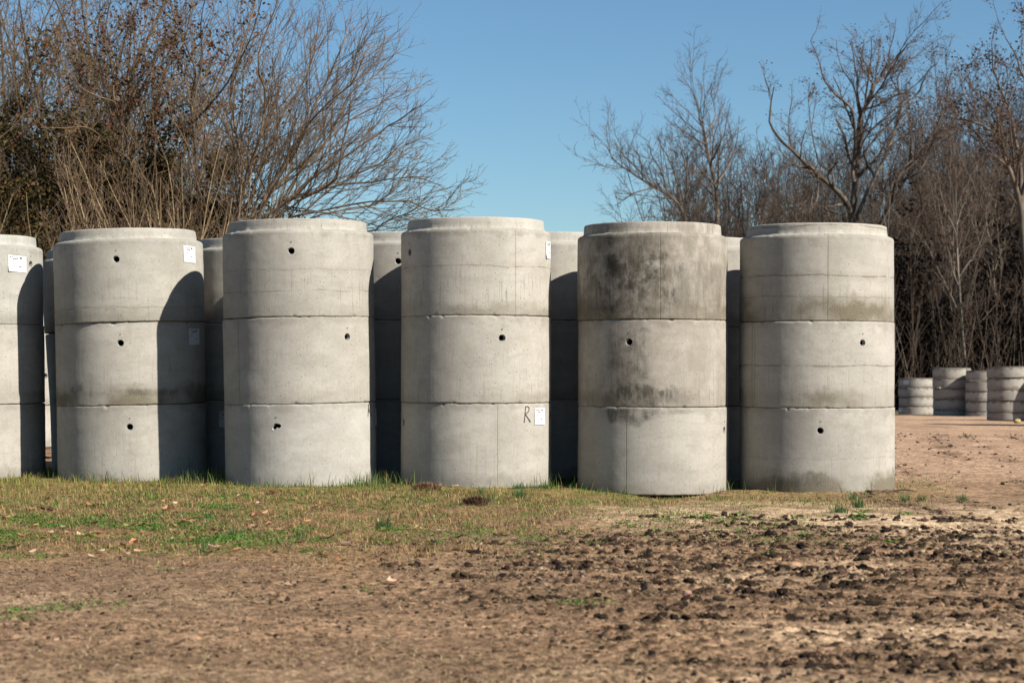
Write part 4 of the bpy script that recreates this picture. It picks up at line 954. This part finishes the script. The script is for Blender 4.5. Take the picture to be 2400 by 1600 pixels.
# ---- far left trees, bare, leaning right, rising past the top edge
def auto_limbs(px, Y, h, r, n, lean=(0, 0), spread=.5, t0=.3, fork=.55, lenf=.65):
    x = (px - 1200) / F * Y; z = float(g_base(np.array([x]), np.array([float(Y)]))[0]) - .1
    D = np.array([[lean[0], lean[1], 1.0]])
    tp, tr = grow(np.array([[x, Y, z]]), D, np.array([h * fork]), np.array([r]), np.array([r * .55]), 9, .035, .04)
    out = [(tp, tr)]
    a0 = RNG.random() * 6.28
    tdir = nrm(tp[0, -1] - tp[0, -2])
    for i in range(n):
        t = t0 + (1 - t0) * (i + .5) / n if i < n - 2 else 1.0
        k = t * 9; j = min(int(k), 8); f = k - j; P = tp[0, j] * (1 - f) + tp[0, j + 1] * f; rr = tr[0, j] * .62
        a = a0 + i * 2.4; sp = spread * (1.25 - .6 * t) + .1 * RNG.normal()
        d = tdir * math.cos(sp) + np.array([math.cos(a), math.sin(a), 0]) * math.sin(sp)
        ln = h * lenf * (1.05 - .45 * t) * (.8 + .35 * RNG.random())
        out.append(grow(P[None], d[None], np.array([ln]), np.array([rr]), np.array([max(.008, rr * .2)]), 10, .07, .05))
    return out
TW_F = [dict(n=2.3, t0=.2, ang=.65, asd=.2, lr=.42, lmin=.8, lmax=3.4, seg=6, wob=.12, up=.06, rmin=.013, sides=4, also=True),
        dict(n=3.4, t0=.15, ang=.7, asd=.25, lr=.45, lmin=.4, lmax=1.6, seg=5, wob=.13, up=.05, rmin=.006),
        dict(n=4.6, t0=.15, ang=.7, asd=.3, lr=.5, lmin=.22, lmax=.7, seg=3, wob=.14, up=.05, rmin=.005, rtip=.0035)]
for (px, Y, h, lean, lab) in [(-60, 44, 13.0, (.22, .05), 'tall bare tree leaning right at the top left corner'), (95, 41, 12.0, (.25, 0), 'thin bare tree leaning right behind the reddish one, second from the left edge'), (250, 46, 11.5, (.12, 0), 'bare tree rising behind the reddish leafy tree')]:
    build_tree('bare_tree', lab, 'tree', auto_limbs(px, Y, h, .095, 12, lean, .45), TW_F, BK_DARK, BK_WARM, leaves=420, leafs=.06)
# ---- sunlit bare shrubs just behind the rings
def shrub(px, Y, h, n, lab, spread=.45, matT=BK_STEM, matC=BK_TAN, r=.022, leaves=0):
    x = (px - 1200) / F * Y; z = float(g_base(np.array([x]), np.array([float(Y)]))[0])
    limbs = []
    for i in range(n):
        a = RNG.random() * 6.28; s = spread * (.25 + RNG.random()); b0 = np.array([[x + .22 * RNG.normal(), Y + .22 * RNG.normal(), z - .05]])
        d = np.array([[math.cos(a) * math.sin(s), math.sin(a) * math.sin(s), math.cos(s)]]); ln = h * (.55 + .5 * RNG.random())
        limbs.append(grow(b0, d, np.array([ln]), np.array([r * (.6 + .6 * RNG.random())]), np.array([.005]), 10, .055, .015))
    lv = [dict(n=2.7, t0=.25, ang=.5, asd=.18, lr=.42, lmin=.4, lmax=1.7, seg=6, wob=.10, up=.05, rmin=.006, sides=3),
          dict(n=3.6, t0=.12, ang=.6, asd=.22, lr=.45, lmin=.2, lmax=.8, seg=4, wob=.12, up=.04, rmin=.004, rtip=.0022),
          dict(n=3.2, t0=.2, ang=.6, asd=.25, lr=.45, lmin=.1, lmax=.35, seg=2, wob=.12, up=.04, rmin=.003, rtip=.002)]
    return build_tree('bare_shrub', lab, 'shrub', limbs, lv, matT, matC, 'bare shrubs behind the rings', leaves=leaves, sides=5)
shrub(372, 28.2, 5.0, 25, 'sunlit tan shrub fanning up behind the second stack from the left', .5)
shrub(470, 28.8, 4.8, 20, 'tan shrub with upright stems behind the gap beside the third stack', .42)
shrub(560, 29.2, 4.2, 19, 'low tan shrub at the foot of the arching bare tree', .6)
shrub(250, 29.0, 4.7, 18, 'shrub with crossing stems behind the left half of the sticker ring', .55)
shrub(120, 29.5, 4.2, 15, 'tangled grey brown shrub behind the gap beside the cut-off stack', .65, BK_STEM, BK_WARM)
shrub(-10, 29.5, 4.4, 15, 'tangled shrub behind the stack at the left edge', .65, BK_STEM, BK_WARM)
shrub(640, 30.2, 3.2, 12, 'shortest tan shrub behind the rim of the third stack from the left', .6)
# ---- dense olive evergreen mass at the left
def evergreen(px, Y, w, h, n, lab, cols, z0=.0, s=.055, grp='dense leafy shrubs at the left'):
    x = (px - 1200) / F * Y; z = float(g_base(np.array([x]), np.array([float(Y)]))[0])
    root = thing('leafy_shrub', lab, 'shrub', (x, Y, z), grp)
    limbs = [grow(np.array([[.3 * RNG.normal(), .3 * RNG.normal(), -.05]]), np.array([[RNG.normal() * .3, RNG.normal() * .3, 1]]), np.array([h * .8]), np.array([.05]), np.array([.012]), 8, .08, .02) for _ in range(6)]
    mb = MB(); tw = []
    for p, r in limbs: mb.add(*tubes(p, r, 5))
    for p, r in limbs:
        P, D, ln, R = spawn(p, r, 4, .15, 1, .9, .2, .45, .5, .5); pp, rr = grow(P, D, ln, np.maximum(R, .008), np.full(len(P), .004), 5, .12, .03); mb.add(*tubes(pp, rr, 3))
    mb.build('stems', BK_DARK, root)
    nb = 70; u = RNG.normal(size=(nb, 3)); u = nrm(u) * (RNG.random((nb, 1)) ** .4); C = u * np.array([w / 2, w / 2.6, h * .48]) + np.array([0, 0, h * .5 + z0]); C = C[C[:, 2] > .1]
    rad = .25 + .35 * RNG.random(len(C)); i = RNG.integers(0, len(C), n); P = C[i] + nrm(RNG.normal(size=(n, 3))) * (rad[i] * RNG.random(n) ** .5)[:, None]
    mb = MB(); leaf_quads(mb, P, np.full(n, s), cols); mb.build('foliage', M_EVER, root, color=True, smooth=False)
OLV = [(.055, .045, .018), (.035, .032, .014), (.075, .06, .022), (.09, .05, .024), (.022, .02, .01)]
evergreen(60, 33.5, 6.2, 6.0, 40000, 'broad dark olive leafy shrub filling the lower left corner of the trees', OLV, s=.06)
evergreen(265, 34.5, 5.2, 5.9, 30000, 'dark olive shrub behind the slender reddish tree', OLV, s=.06)
evergreen(660, 33.2, 2.4, 3.35, 5500, 'small yellowish olive shrub under the arching bare tree', [(.16, .12, .04), (.11, .095, .03), (.20, .14, .06), (.08, .06, .03)], s=.055)
evergreen(450, 34.6, 5.0, 5.3, 27000, 'brown olive shrub low behind the leafy tree', [(.07, .05, .024), (.045, .035, .018), (.10, .065, .034)], s=.06)
evergreen(150, 39.5, 7.5, 8.3, 22000, 'tall thin brown leafy shrub behind the olive ones, sky showing through', [(.10, .07, .035), (.07, .055, .028), (.14, .08, .04), (.05, .05, .02), (.20, .08, .04)], s=.06)
evergreen(-120, 35.0, 5.5, 7.0, 24000, 'tallest dark leafy shrub at the left edge', OLV, s=.06)

# ---- right: big oak-like bare tree with spreading limbs
YT = 78.0
def R_(pts, Y0, Y1, r0, r1, **k): return limb(zr_(pts), Y0, Y1, r0 * LRR, r1, wig=.35, **k)
fzr = lambda px: ((px - 1376) / .43537, YPx(px, YT) / .43537)
big = [R_([fzr(1998), (1432, 1500), (1430, 1180), (1440, 960), (1462, 860), (1470, 650), (1492, 590), (1540, 480), (1565, 425), (1690, 290), (1722, 245)], YT, YT + 1.5, .36, .03),
 R_([(1425, 1180), (1395, 1090), (1330, 1010), (1240, 940), (1170, 870), (1080, 790), (990, 690), (985, 600), (1005, 470)], YT, YT - 3, .25, .025),
 R_([(1440, 980), (1425, 915), (1442, 830), (1440, 640), (1415, 575), (1330, 500), (1270, 425), (1255, 340), (1205, 225)], YT, YT - 1.5, .17, .02),
 R_([(1468, 690), (1500, 560), (1540, 430), (1485, 310), (1490, 215)], YT + .5, YT + 3, .12, .02),
 R_([(1440, 1200), (1490, 1090), (1545, 955), (1600, 860), (1650, 730), (1690, 610), (1688, 520), (1668, 420), (1722, 330)], YT, YT + 2.5, .22, .02),
 R_([(1690, 575), (1780, 500), (1832, 390), (1890, 335)], YT + 1.8, YT + .5, .10, .018),
 R_([fzr(2010), (1560, 1330), (1585, 1190), (1640, 1080), (1662, 965), (1735, 870), (1840, 740), (1900, 645), (1940, 520), (1955, 400)], YT, YT - 2.5, .22, .02),
 R_([(1545, 950), (1492, 830), (1560, 740), (1640, 650), (1690, 590)], YT + .7, YT - 1, .13, .03),
 R_([(1240, 930), (1240, 1060), (1205, 1120), (1225, 1000)], YT - 2, YT - 2.6, .07, .02),
 R_([(1330, 1010), (1320, 930), (1250, 880), (1220, 760), (1200, 640), (1190, 520)], YT - 1, YT + 1, .10, .018),
 R_([(1660, 980), (1780, 930), (1850, 800), (1870, 700)], YT - 1, YT - 4, .09, .02),
 R_([(1730, 880), (1745, 740), (1720, 590)], YT - 1, YT - 3, .08, .018),
 R_([(1470, 640), (1440, 480), (1370, 360), (1340, 220)], YT + 1, YT + 3, .09, .018),
 R_([(1400, 1100), (1280, 1120), (1350, 1150)], YT, YT - 3, .12, .03)]
TW_R = [dict(n=1.4, t0=.25, ang=.55, asd=.2, lr=.36, lmin=.9, lmax=3.0, seg=6, wob=.14, up=.07, rmin=.018, sides=4, also=True),
        dict(n=3.8, t0=.1, ang=.65, asd=.25, lr=.45, lmin=.5, lmax=1.5, seg=4, wob=.15, up=.06, rmin=.009),
        dict(n=6.5, t0=.1, ang=.65, asd=.3, lr=.5, lmin=.3, lmax=.8, seg=3, wob=.16, up=.06, rmin=.006, rtip=.005)]
BUD = [(.10, .06, .052), (.075, .045, .04), (.13, .08, .066)]
build_tree('bare_tree', 'big bare tree with thick forking trunk and wide crown behind the rightmost tall stack', 'tree', big, TW_R, BK_GREY, BK_TWIG, leaves=2600, leafs=.075, leafcols=BUD)
# ---- left-leaning thin tree and the upright one beside it
YL = 92.0; fzr = lambda px: ((px - 1376) / .43537, YPx(px, YL) / .43537)
t3 = [R_([fzr(1605), (535, 1300), (510, 1140), (450, 1060), (380, 1012), (270, 950), (180, 890), (125, 850)], YL, YL - 3, .20, .02),
 R_([(360, 1010), (250, 1040), (195, 1075), (150, 1060)], YL, YL - 2, .07, .02), R_([(440, 1050), (400, 930), (350, 840), (330, 760)], YL, YL + 3, .10, .02), R_([(300, 965), (285, 860), (240, 780)], YL - 1, YL - 3, .07, .02),
 R_([(510, 1140), (480, 960), (440, 860), (390, 770)], YL, YL + 2, .11, .02), R_([(520, 1180), (540, 960), (510, 820), (470, 740)], YL, YL - 3, .10, .02), R_([(190, 895), (180, 830), (200, 780)], YL - 2, YL - 3, .05, .018)]
TW_T = [dict(n=1.7, t0=.2, ang=.55, asd=.2, lr=.4, lmin=.9, lmax=3.0, seg=6, wob=.14, up=.09, rmin=.017, sides=4, also=True),
        dict(n=3.2, t0=.15, ang=.6, asd=.25, lr=.45, lmin=.5, lmax=1.5, seg=4, wob=.15, up=.06, rmin=.010),
        dict(n=5.0, t0=.15, ang=.65, asd=.3, lr=.5, lmin=.3, lmax=.8, seg=3, wob=.16, up=.05, rmin=.006, rtip=.005)]
build_tree('bare_tree', 'thin bare tree leaning far left into the open sky at the edge of the woods', 'tree', t3, TW_T, BK_GREY, BK_TWIG)
t2 = [R_([fzr(1690), (705, 1300), (695, 1050), (660, 850), (635, 740), (605, 620), (575, 510)], YL, YL + 1, .24, .02), R_([(637, 775), (560, 735), (500, 690), (465, 655)], YL, YL - 2, .08, .02), R_([(640, 720), (690, 620), (665, 495)], YL, YL + 2, .09, .02),
 R_([(665, 880), (720, 760), (700, 640)], YL, YL - 2, .09, .02), R_([(690, 1010), (780, 830), (760, 640)], YL, YL + 3, .11, .02), R_([(690, 1000), (600, 900), (560, 820)], YL, YL - 3, .10, .02)]
build_tree('bare_tree', 'upright bare tree with a tufted top left of the big one', 'tree', t2, TW_T, BK_GREY, BK_TWIG)
# ---- right edge tall trees
YE = 66.0; fzr = lambda px: ((px - 1376) / .43537, YPx(px, YE) / .43537)
t4 = [R_([fzr(2420), (2360, 1500), (2330, 1100), (2290, 960), (2240, 830), (2190, 730), (2110, 665), (2005, 640)], YE, YE - 2, .24, .02), R_([(2345, 1150), (2325, 850), (2285, 650), (2250, 530), (2200, 420)], YE, YE + 2, .17, .02),
 R_([(2340, 1050), (2420, 800), (2400, 560), (2330, 360), (2260, 200)], YE, YE - 1, .16, .02), R_([(2350, 1200), (2480, 800), (2500, 450), (2400, 220), (2390, 100)], YE, YE + 2, .17, .02), R_([(2240, 830), (2230, 700), (2170, 560), (2060, 470)], YE - .5, YE - 2.5, .09, .018), R_([(2260, 560), (2190, 380), (2180, 240)], YE + 1.5, YE, .08, .018)]
build_tree('bare_tree', 'tall bare tree at the right edge with small dark leaf tufts', 'tree', t4, TW_T, BK_GREY, BK_TWIG, leaves=3000, leafs=.085, leafcols=[(.09, .055, .045), (.06, .04, .035), (.12, .07, .05)])
# ---- other trees one can tell apart
auto = [(1535, 98, 8.5, (-.1, 0), 'low spreading bare tree at the left end of the right woods'), (1760, 84, 11.5, (.05, 0), 'reddish crowned bare tree between the upright one and the big one'), (1840, 88, 11.0, (0, 0), 'second reddish crowned bare tree, just left of the big one'),
 (2120, 76, 10.5, (-.1, 0), 'bare tree with pale stem just right of the rightmost tall stack'), (2200, 80, 12.0, (.1, 0), 'bare tree with pale forked stem above the low stacks'), (2270, 72, 11.0, (-.05, 0), 'pale stemmed bare tree above the gap between the low stacks'), (2345, 74, 12.5, (0, 0), 'bare tree with a stout stem above the low stack at the edge'), (1660, 104, 9.5, (0, 0), 'hazy bare tree far behind the stained stack'), (2070, 92, 12.0, (0, 0), 'bare tree standing behind the right side of the big one'), (2440, 78, 14, (-.1, 0), 'bare tree rooted past the right edge, branches entering the picture'), (1925, 95, 10.5, (0, 0), 'bare tree partly hidden behind the big trunk')]
for i, (px, Y, h, lean, lab) in enumerate(auto):
    build_tree('bare_tree', lab, 'tree', auto_limbs(px, Y, h, .07, 9, lean, .45, t0=.5, fork=.62, lenf=.5), TW_T, BK_PALE if 'pale' in lab else BK_GREY, BK_TWIG, leaves=900 if 'reddish' in lab else 250, leafs=.07, leafcols=BUD)
# ---- the rest of the woods, one mass: many thin stems, twigs and dark understorey
mbw = MB(); mbt = MB(); mbl = MB()
n = 760; wx0 = RNG.random(n)
Y = 81 + 38 * RNG.random(n); px = 1500 + 1250 * wx0
x = (px - 1200) / F * Y; z = g_base(x, Y) - .1
hh = (8.0 + 6.0 * RNG.random(n)) * (.50 + .42 * sstep(1430, 1640, px) + .20 * sstep(1980, 2250, px)) * Y / 92
tp, tr = grow(np.stack([x, Y, z], -1), np.stack([.10 * RNG.normal(size=n), .10 * RNG.normal(size=n), np.ones(n)], -1), hh * .95, .035 + .035 * RNG.random(n), np.full(n, .012), 9, .05, .05)
pale = RNG.random(n) < .22
mbw.add(*tubes(tp[pale], tr[pale], 5), mat=0); mbw.add(*tubes(tp[~pale], tr[~pale], 5), mat=1)
cur = (tp, tr)
for L in [dict(n=1.6, ang=.55, lr=.30, lmin=.8, lmax=3.0, seg=5, rmin=.015, t0=.22), dict(n=3.0, ang=.6, lr=.45, lmin=.5, lmax=1.4, seg=3, rmin=.009, t0=.12), dict(n=3.4, ang=.7, lr=.5, lmin=.3, lmax=.8, seg=2, rmin=.007, t0=.1)]:
    P, D, ln, R = spawn(cur[0], cur[1], L['n'], L['t0'], 1, L['ang'], .25, L['lr'], L['lmin'], .5); ln = np.minimum(ln, L['lmax'])
    cur = grow(P, D, ln, np.maximum(R, L['rmin']), np.full(len(P), .006), L['seg'], .14, .07); mbw.add(*tubes(cur[0], cur[1], 3), mat=2)
# understorey: dark evergreen leaves and saplings, thinning upward
n = 380000; Y = 73.5 + 38 * RNG.random(n) ** 1.5; px = 1560 + 1150 * RNG.random(n); x = (px - 1200) / F * Y
hm = 2.3 + 4.4 * sstep(1850, 2150, px) * (0.8 + .9 * fbm(x * .35, Y * .2, 401, 3)); hm = hm * np.clip(.75 + 1.5 * fbm(x * .22, Y * .25, 405, 3), .12, 1.4); zz = g_base(x, Y) + hm * RNG.random(n) ** 1.5
k = gnoise(x * .6 + 3 * gnoise(zz * .5, x * .3, 403), zz * .9 + Y * .2, 402) > -.35 + .35 * sstep(3, 7, zz)
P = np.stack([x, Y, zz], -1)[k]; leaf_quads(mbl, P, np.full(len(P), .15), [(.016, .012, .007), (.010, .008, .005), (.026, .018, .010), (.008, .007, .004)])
n = 820; Y = 71 + 16 * RNG.random(n); px = 1900 + 800 * RNG.random(n); x = (px - 1200) / F * Y
sp_, sr = grow(np.stack([x, Y, g_base(x, Y) - .05], -1), np.stack([.15 * RNG.normal(size=n), .1 * RNG.normal(size=n), np.ones(n)], -1), 2.2 + 4.6 * RNG.random(n), .014 + .022 * RNG.random(n), np.full(n, .008), 6, .06, .02); mbw.add(*tubes(sp_[:110], sr[:110], 3), mat=0); mbw.add(*tubes(sp_[110:], sr[110:], 3), mat=1)
sx = spawn(sp_, sr, 2.6, .15, 1, .6, .25, .3, .35, .6); sg = grow(sx[0], sx[1], np.minimum(sx[2], 1.4), np.maximum(sx[3], .009), np.full(len(sx[0]), .006), 4, .12, .06); mbw.add(*tubes(sg[0], sg[1], 3), mat=2)
o = mbw.build('woodland', [BK_GREY, BK_DARK, BK_WOOD]); o['kind'] = 'stuff'; o['label'] = 'bare brown winter woods behind the yard at the right'; o['category'] = 'woods'
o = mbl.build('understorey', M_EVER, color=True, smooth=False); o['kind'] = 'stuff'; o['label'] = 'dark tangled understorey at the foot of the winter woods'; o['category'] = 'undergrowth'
# ---- thicket mass behind the left shrubs
mbw = MB(); n = 640; Y = 34 + 12 * RNG.random(n); px = -150 + 800 * RNG.random(n); x = (px - 1200) / F * Y
hh = (2.4 + 5.6 * RNG.random(n)) * (1 - .55 * sstep(330, 600, px))
tp, tr = grow(np.stack([x, Y, g_base(x, Y) - .05], -1), np.stack([.30 * RNG.normal(size=n) + .05, .2 * RNG.normal(size=n), np.ones(n)], -1), hh, .016 + .02 * RNG.random(n), np.full(n, .006), 8, .08, .0); mbw.add(*tubes(tp, tr, 4), mat=0)
cur = (tp, tr)
for L in [dict(n=2.2, ang=.65, lr=.4, lmin=.4, lmax=1.8, seg=4, rmin=.007, t0=.15), dict(n=3.2, ang=.7, lr=.45, lmin=.25, lmax=.8, seg=3, rmin=.0045, t0=.12), dict(n=2.6, ang=.7, lr=.5, lmin=.12, lmax=.4, seg=2, rmin=.0035, t0=.1)]:
    P, D, ln, R = spawn(cur[0], cur[1], L['n'], L['t0'], 1, L['ang'], .25, L['lr'], L['lmin'], .5); ln = np.minimum(ln, L['lmax'])
    cur = grow(P, D, ln, np.maximum(R, L['rmin']), np.full(len(P), .003), L['seg'], .13, .04); mbw.add(*tubes(cur[0], cur[1], 3), mat=1)
o = mbw.build('thicket', [BK_DARK, BK_WARM]); o['kind'] = 'stuff'; o['label'] = 'tangled leafless thicket behind the rings at the left'; o['category'] = 'thicket'
# ------------------------------------------------------------------ low stacks far right
def small_stack(key, cxpx, Y, R, toppy, joints, botpy, labs, stickers=()):
    ys = [botpy] + list(joints)[::-1] + [toppy]
    x = at(cxpx, botpy, Y)[0]
    zs = [at(cxpx, py, Y - R)[2] for py in ys]
    for k in range(len(zs) - 1):
        hgt = zs[k + 1] - zs[k] - 0.004
        r = R * (1 + random.uniform(-.006, .006)); jx = random.uniform(-.012, .012)
        root = thing('riser_ring', labs[k], 'concrete riser', (x + jx, Y + random.uniform(-.012, .012), zs[k]), 'low precast risers stacked beyond the yard')
        root.rotation_euler = (random.uniform(-.004, .004), random.uniform(-.006, .006) + (0.012 if k == len(zs) - 2 and key == 'D3' else 0), 0)
        sd = 60 + len(RINGS); RINGS[(key, k)] = root
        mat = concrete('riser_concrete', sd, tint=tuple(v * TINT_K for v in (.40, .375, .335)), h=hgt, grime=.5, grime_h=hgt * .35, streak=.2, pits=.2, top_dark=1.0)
        ncol = 96; th = -PI + 2 * PI * np.arange(ncol) / ncol
        prof = [(.82, .0), (.99, 0), (.998, .004), (1, .012), (1.0, .03), (1.0, hgt * .5), (1.0, hgt - .07), (.999, hgt - .052), (.996, hgt - .046), (.982, hgt - .042), (.978, hgt - .036), (.978, hgt - .003), (.974, hgt), (.82, hgt), (.80, hgt - .01), (.80, .01), (.82, 0)]
        V = []; U = []
        for i, (f, z) in enumerate(prof):
            rr = r * f + (.004 * fbm(th * 3, th * 0 + z * 6 + sd, sd, 3) if 1 < i < 12 else 0); V.append(np.stack([rr * np.sin(th), -rr * np.cos(th), np.full(ncol, z) + (.004 * fbm(th * 6, th * 0 + i, sd + 2, 2) if i in (8, 9) else 0)], -1)); U.append(np.stack([th * r, np.full(ncol, z)], -1))
        I = np.arange(len(prof) * ncol).reshape(len(prof), ncol)
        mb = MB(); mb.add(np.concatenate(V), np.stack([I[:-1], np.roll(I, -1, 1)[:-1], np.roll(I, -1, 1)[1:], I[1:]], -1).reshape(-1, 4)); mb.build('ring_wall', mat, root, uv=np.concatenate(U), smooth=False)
        # joints read dark from a shallow recess and overhang shade painted by top_dark
        for (kk, px, py, w, hh) in stickers:
            if kk == k:
                t, z = hit(px, py, x, Y, r, zs[k]); paper(root, r, t, z, w, hh, ink=False)
Ds = dict(
 D1=dict(cxpx=2149.5, Y=64, R=.607, toppy=885.8, joints=(907.5, 929, 951.5), botpy=973, labs=['%s riser of the shortest low stack, beside the tall stack edge' % s for s in ('bottom', 'second lowest', 'second highest', 'sticker-bearing top')], stickers=[(3, 2123, 895.5, .23, .15), (0, 2109.5, 961, .2, .13)]),
 D2=dict(cxpx=2231, Y=61.5, R=.60, toppy=861.5, joints=(886, 909, 934, 959.5), botpy=976, labs=['%s riser of the low stack right of the shortest, with a half-lit top' % s for s in ('bottom', 'second', 'third', 'fourth', 'top')]),
 D3=dict(cxpx=2309, Y=60.4, R=.60, toppy=868, joints=(892, 916, 940, 964), botpy=980, labs=['%s riser of the dim low stack wedged between two others' % s for s in ('bottom', 'second', 'third', 'fourth', 'top')]),
 D4=dict(cxpx=2369, Y=52.0, R=.625, toppy=858, joints=(884.5, 912.5, 938.5, 965), botpy=985, labs=['%s riser of the low stack cut off by the right edge' % s for s in ('bottom', 'second', 'third', 'fourth', 'top')]),
)
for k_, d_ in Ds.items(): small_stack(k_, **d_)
# a neighbouring stack just outside the frame; its shade falls on the one at the edge
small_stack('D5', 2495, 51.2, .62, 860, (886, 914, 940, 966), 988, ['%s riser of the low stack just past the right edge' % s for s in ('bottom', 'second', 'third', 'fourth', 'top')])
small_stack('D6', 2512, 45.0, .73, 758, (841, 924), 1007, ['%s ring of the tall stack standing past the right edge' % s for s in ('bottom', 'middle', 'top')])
# pale wood offcut wedged in the second low stack
mb = MB(); w, d, h = .06, .05, .022
V = np.array([(-w, -d, -h), (w, -d, -h * .6), (w, d, -h * .6), (-w, d, -h), (-w, -d, h), (w * .9, -d, h * .7), (w * .9, d, h * .7), (-w, d, h)])
mb.add(V, [(0, 3, 2, 1), (4, 5, 6, 7), (0, 1, 5, 4), (1, 2, 6, 5), (2, 3, 7, 6), (3, 0, 4, 7)])
o = mb.build('wood_wedge', simple('pale_wood', (.5, .42, .29), .8, .2, 40, .2), smooth=False); t_, z_ = hit(2202, 908, at(2231, 908, 61.5)[0], 61.5, .60, 0)
bx = at(2231, 908, 61.5)[0]; o.location = (bx + .61 * math.sin(t_), 61.5 - .61 * math.cos(t_), z_); o.rotation_euler = (0, 0, t_); tag(o, 'tiny pale wood wedge poking from a joint of the low stack', 'wood wedge')
# pale yellow stone at the far right
p = at(2385, 988, 48.0); mb = MB(); nu, nv = 14, 8; V = []
for j in range(nv + 1):
    for i in range(nu):
        a = 2 * PI * i / nu; b_ = PI * j / nv; r = 1 + .18 * math.sin(a * 2 + 1) * math.sin(b_) + .12 * math.cos(a * 3 + b_ * 2)
        V.append((.082 * r * math.sin(b_) * math.cos(a), .07 * r * math.sin(b_) * math.sin(a), .062 * r * math.cos(b_)))
I = np.arange(nu * (nv + 1)).reshape(nv + 1, nu); mb.add(V, np.stack([I[:-1], I[1:], np.roll(I, -1, 1)[1:], np.roll(I, -1, 1)[:-1]], -1).reshape(-1, 4))
o = mb.build('stone', simple('yellow_stone', (.30, .24, .10), .9, .2, 12, .2)); o.location = (p[0], 48, float(gz(np.array([p[0]]), np.array([48.]))[0]) + .045); tag(o, 'pale yellow stone on the ground before the low stacks', 'stone')
# pale gravel lane beyond the shortest low stack
mb = MB(); xs2 = np.linspace(6, 60, 40); ys2 = np.array([72, 74, 76, 78.5]); X2, Y2 = np.meshgrid(xs2, ys2)
Z2 = g_base(X2, Y2) + g_meso(X2, Y2) + .02 + .02 * fbm(X2, Y2, 5, 2); I = np.arange(X2.size).reshape(X2.shape)
mb.add(np.stack([X2, Y2, Z2], -1).reshape(-1, 3), np.stack([I[:-1, :-1], I[:-1, 1:], I[1:, 1:], I[1:, :-1]], -1).reshape(-1, 4))
o = mb.build('gravel_lane', simple('pale_gravel', (.25, .23, .2), .95, .1, 6, .25)); o['kind'] = 'structure'; o['label'] = 'pale gravel lane at the edge of the woods'; o['category'] = 'lane'

# ------------------------------------------------------------------ camera, sun, sky
cam = bpy.data.cameras.new('camera'); co = bpy.data.objects.new('camera', cam); COL.objects.link(co)
co.location = (0, 0, CAMZ); co.rotation_euler = (PI / 2 + PITCH, 0, 0)
cam.sensor_width = 36; cam.sensor_fit = 'HORIZONTAL'; cam.lens = F / W0 * 36
cam.clip_start = 0.1; cam.clip_end = 2000
cam.dof.use_dof = True; cam.dof.focus_distance = 18.4; cam.dof.aperture_fstop = 4.0
S.camera = co
SUN_AZ = math.radians(125.5); SUN_EL = math.radians(SUN_E)
sd = np.array([math.sin(SUN_AZ) * math.cos(SUN_EL), math.cos(SUN_AZ) * math.cos(SUN_EL), math.sin(SUN_EL)])
su = bpy.data.lights.new('sun', 'SUN'); so = bpy.data.objects.new('sun', su); COL.objects.link(so)
su.energy = SUN_S; su.angle = math.radians(0.53); su.color = SUN_C
from mathutils import Vector
so.rotation_euler = Vector(sd).to_track_quat('Z', 'Y').to_euler(); so.location = (15, -10, 20)
w = bpy.data.worlds.new('World'); S.world = w; w.use_nodes = True; nt = w.node_tree; nt.nodes.clear()
sky = nt.nodes.new('ShaderNodeTexSky'); sky.sky_type = 'NISHITA'; sky.sun_disc = False; sky.sun_elevation = SUN_EL; sky.sun_rotation = SUN_AZ
sky.air_density = SKY_AIR; sky.dust_density = SKY_DUST; sky.ozone_density = SKY_OZ; sky.altitude = 0
bg = nt.nodes.new('ShaderNodeBackground'); bg.inputs[1].default_value = SKY_S
wo = nt.nodes.new('ShaderNodeOutputWorld'); mxs = nt.nodes.new('ShaderNodeMix'); mxs.data_type = 'RGBA'; mxs.blend_type = 'MULTIPLY'; mxs.inputs[0].default_value = 1; mxs.inputs[7].default_value = SKY_T; nt.links.new(sky.outputs[0], mxs.inputs[6]); nt.links.new(mxs.outputs[2], bg.inputs[0]); nt.links.new(bg.outputs[0], wo.inputs[0])
S.view_settings.view_transform = 'Standard'; S.view_settings.look = 'None'; S.view_settings.exposure = EXPO; S.view_settings.gamma = 1
S.cycles.max_bounces = 8; S.cycles.diffuse_bounces = 2; S.cycles.transparent_max_bounces = 8
S.cycles.use_denoising = True
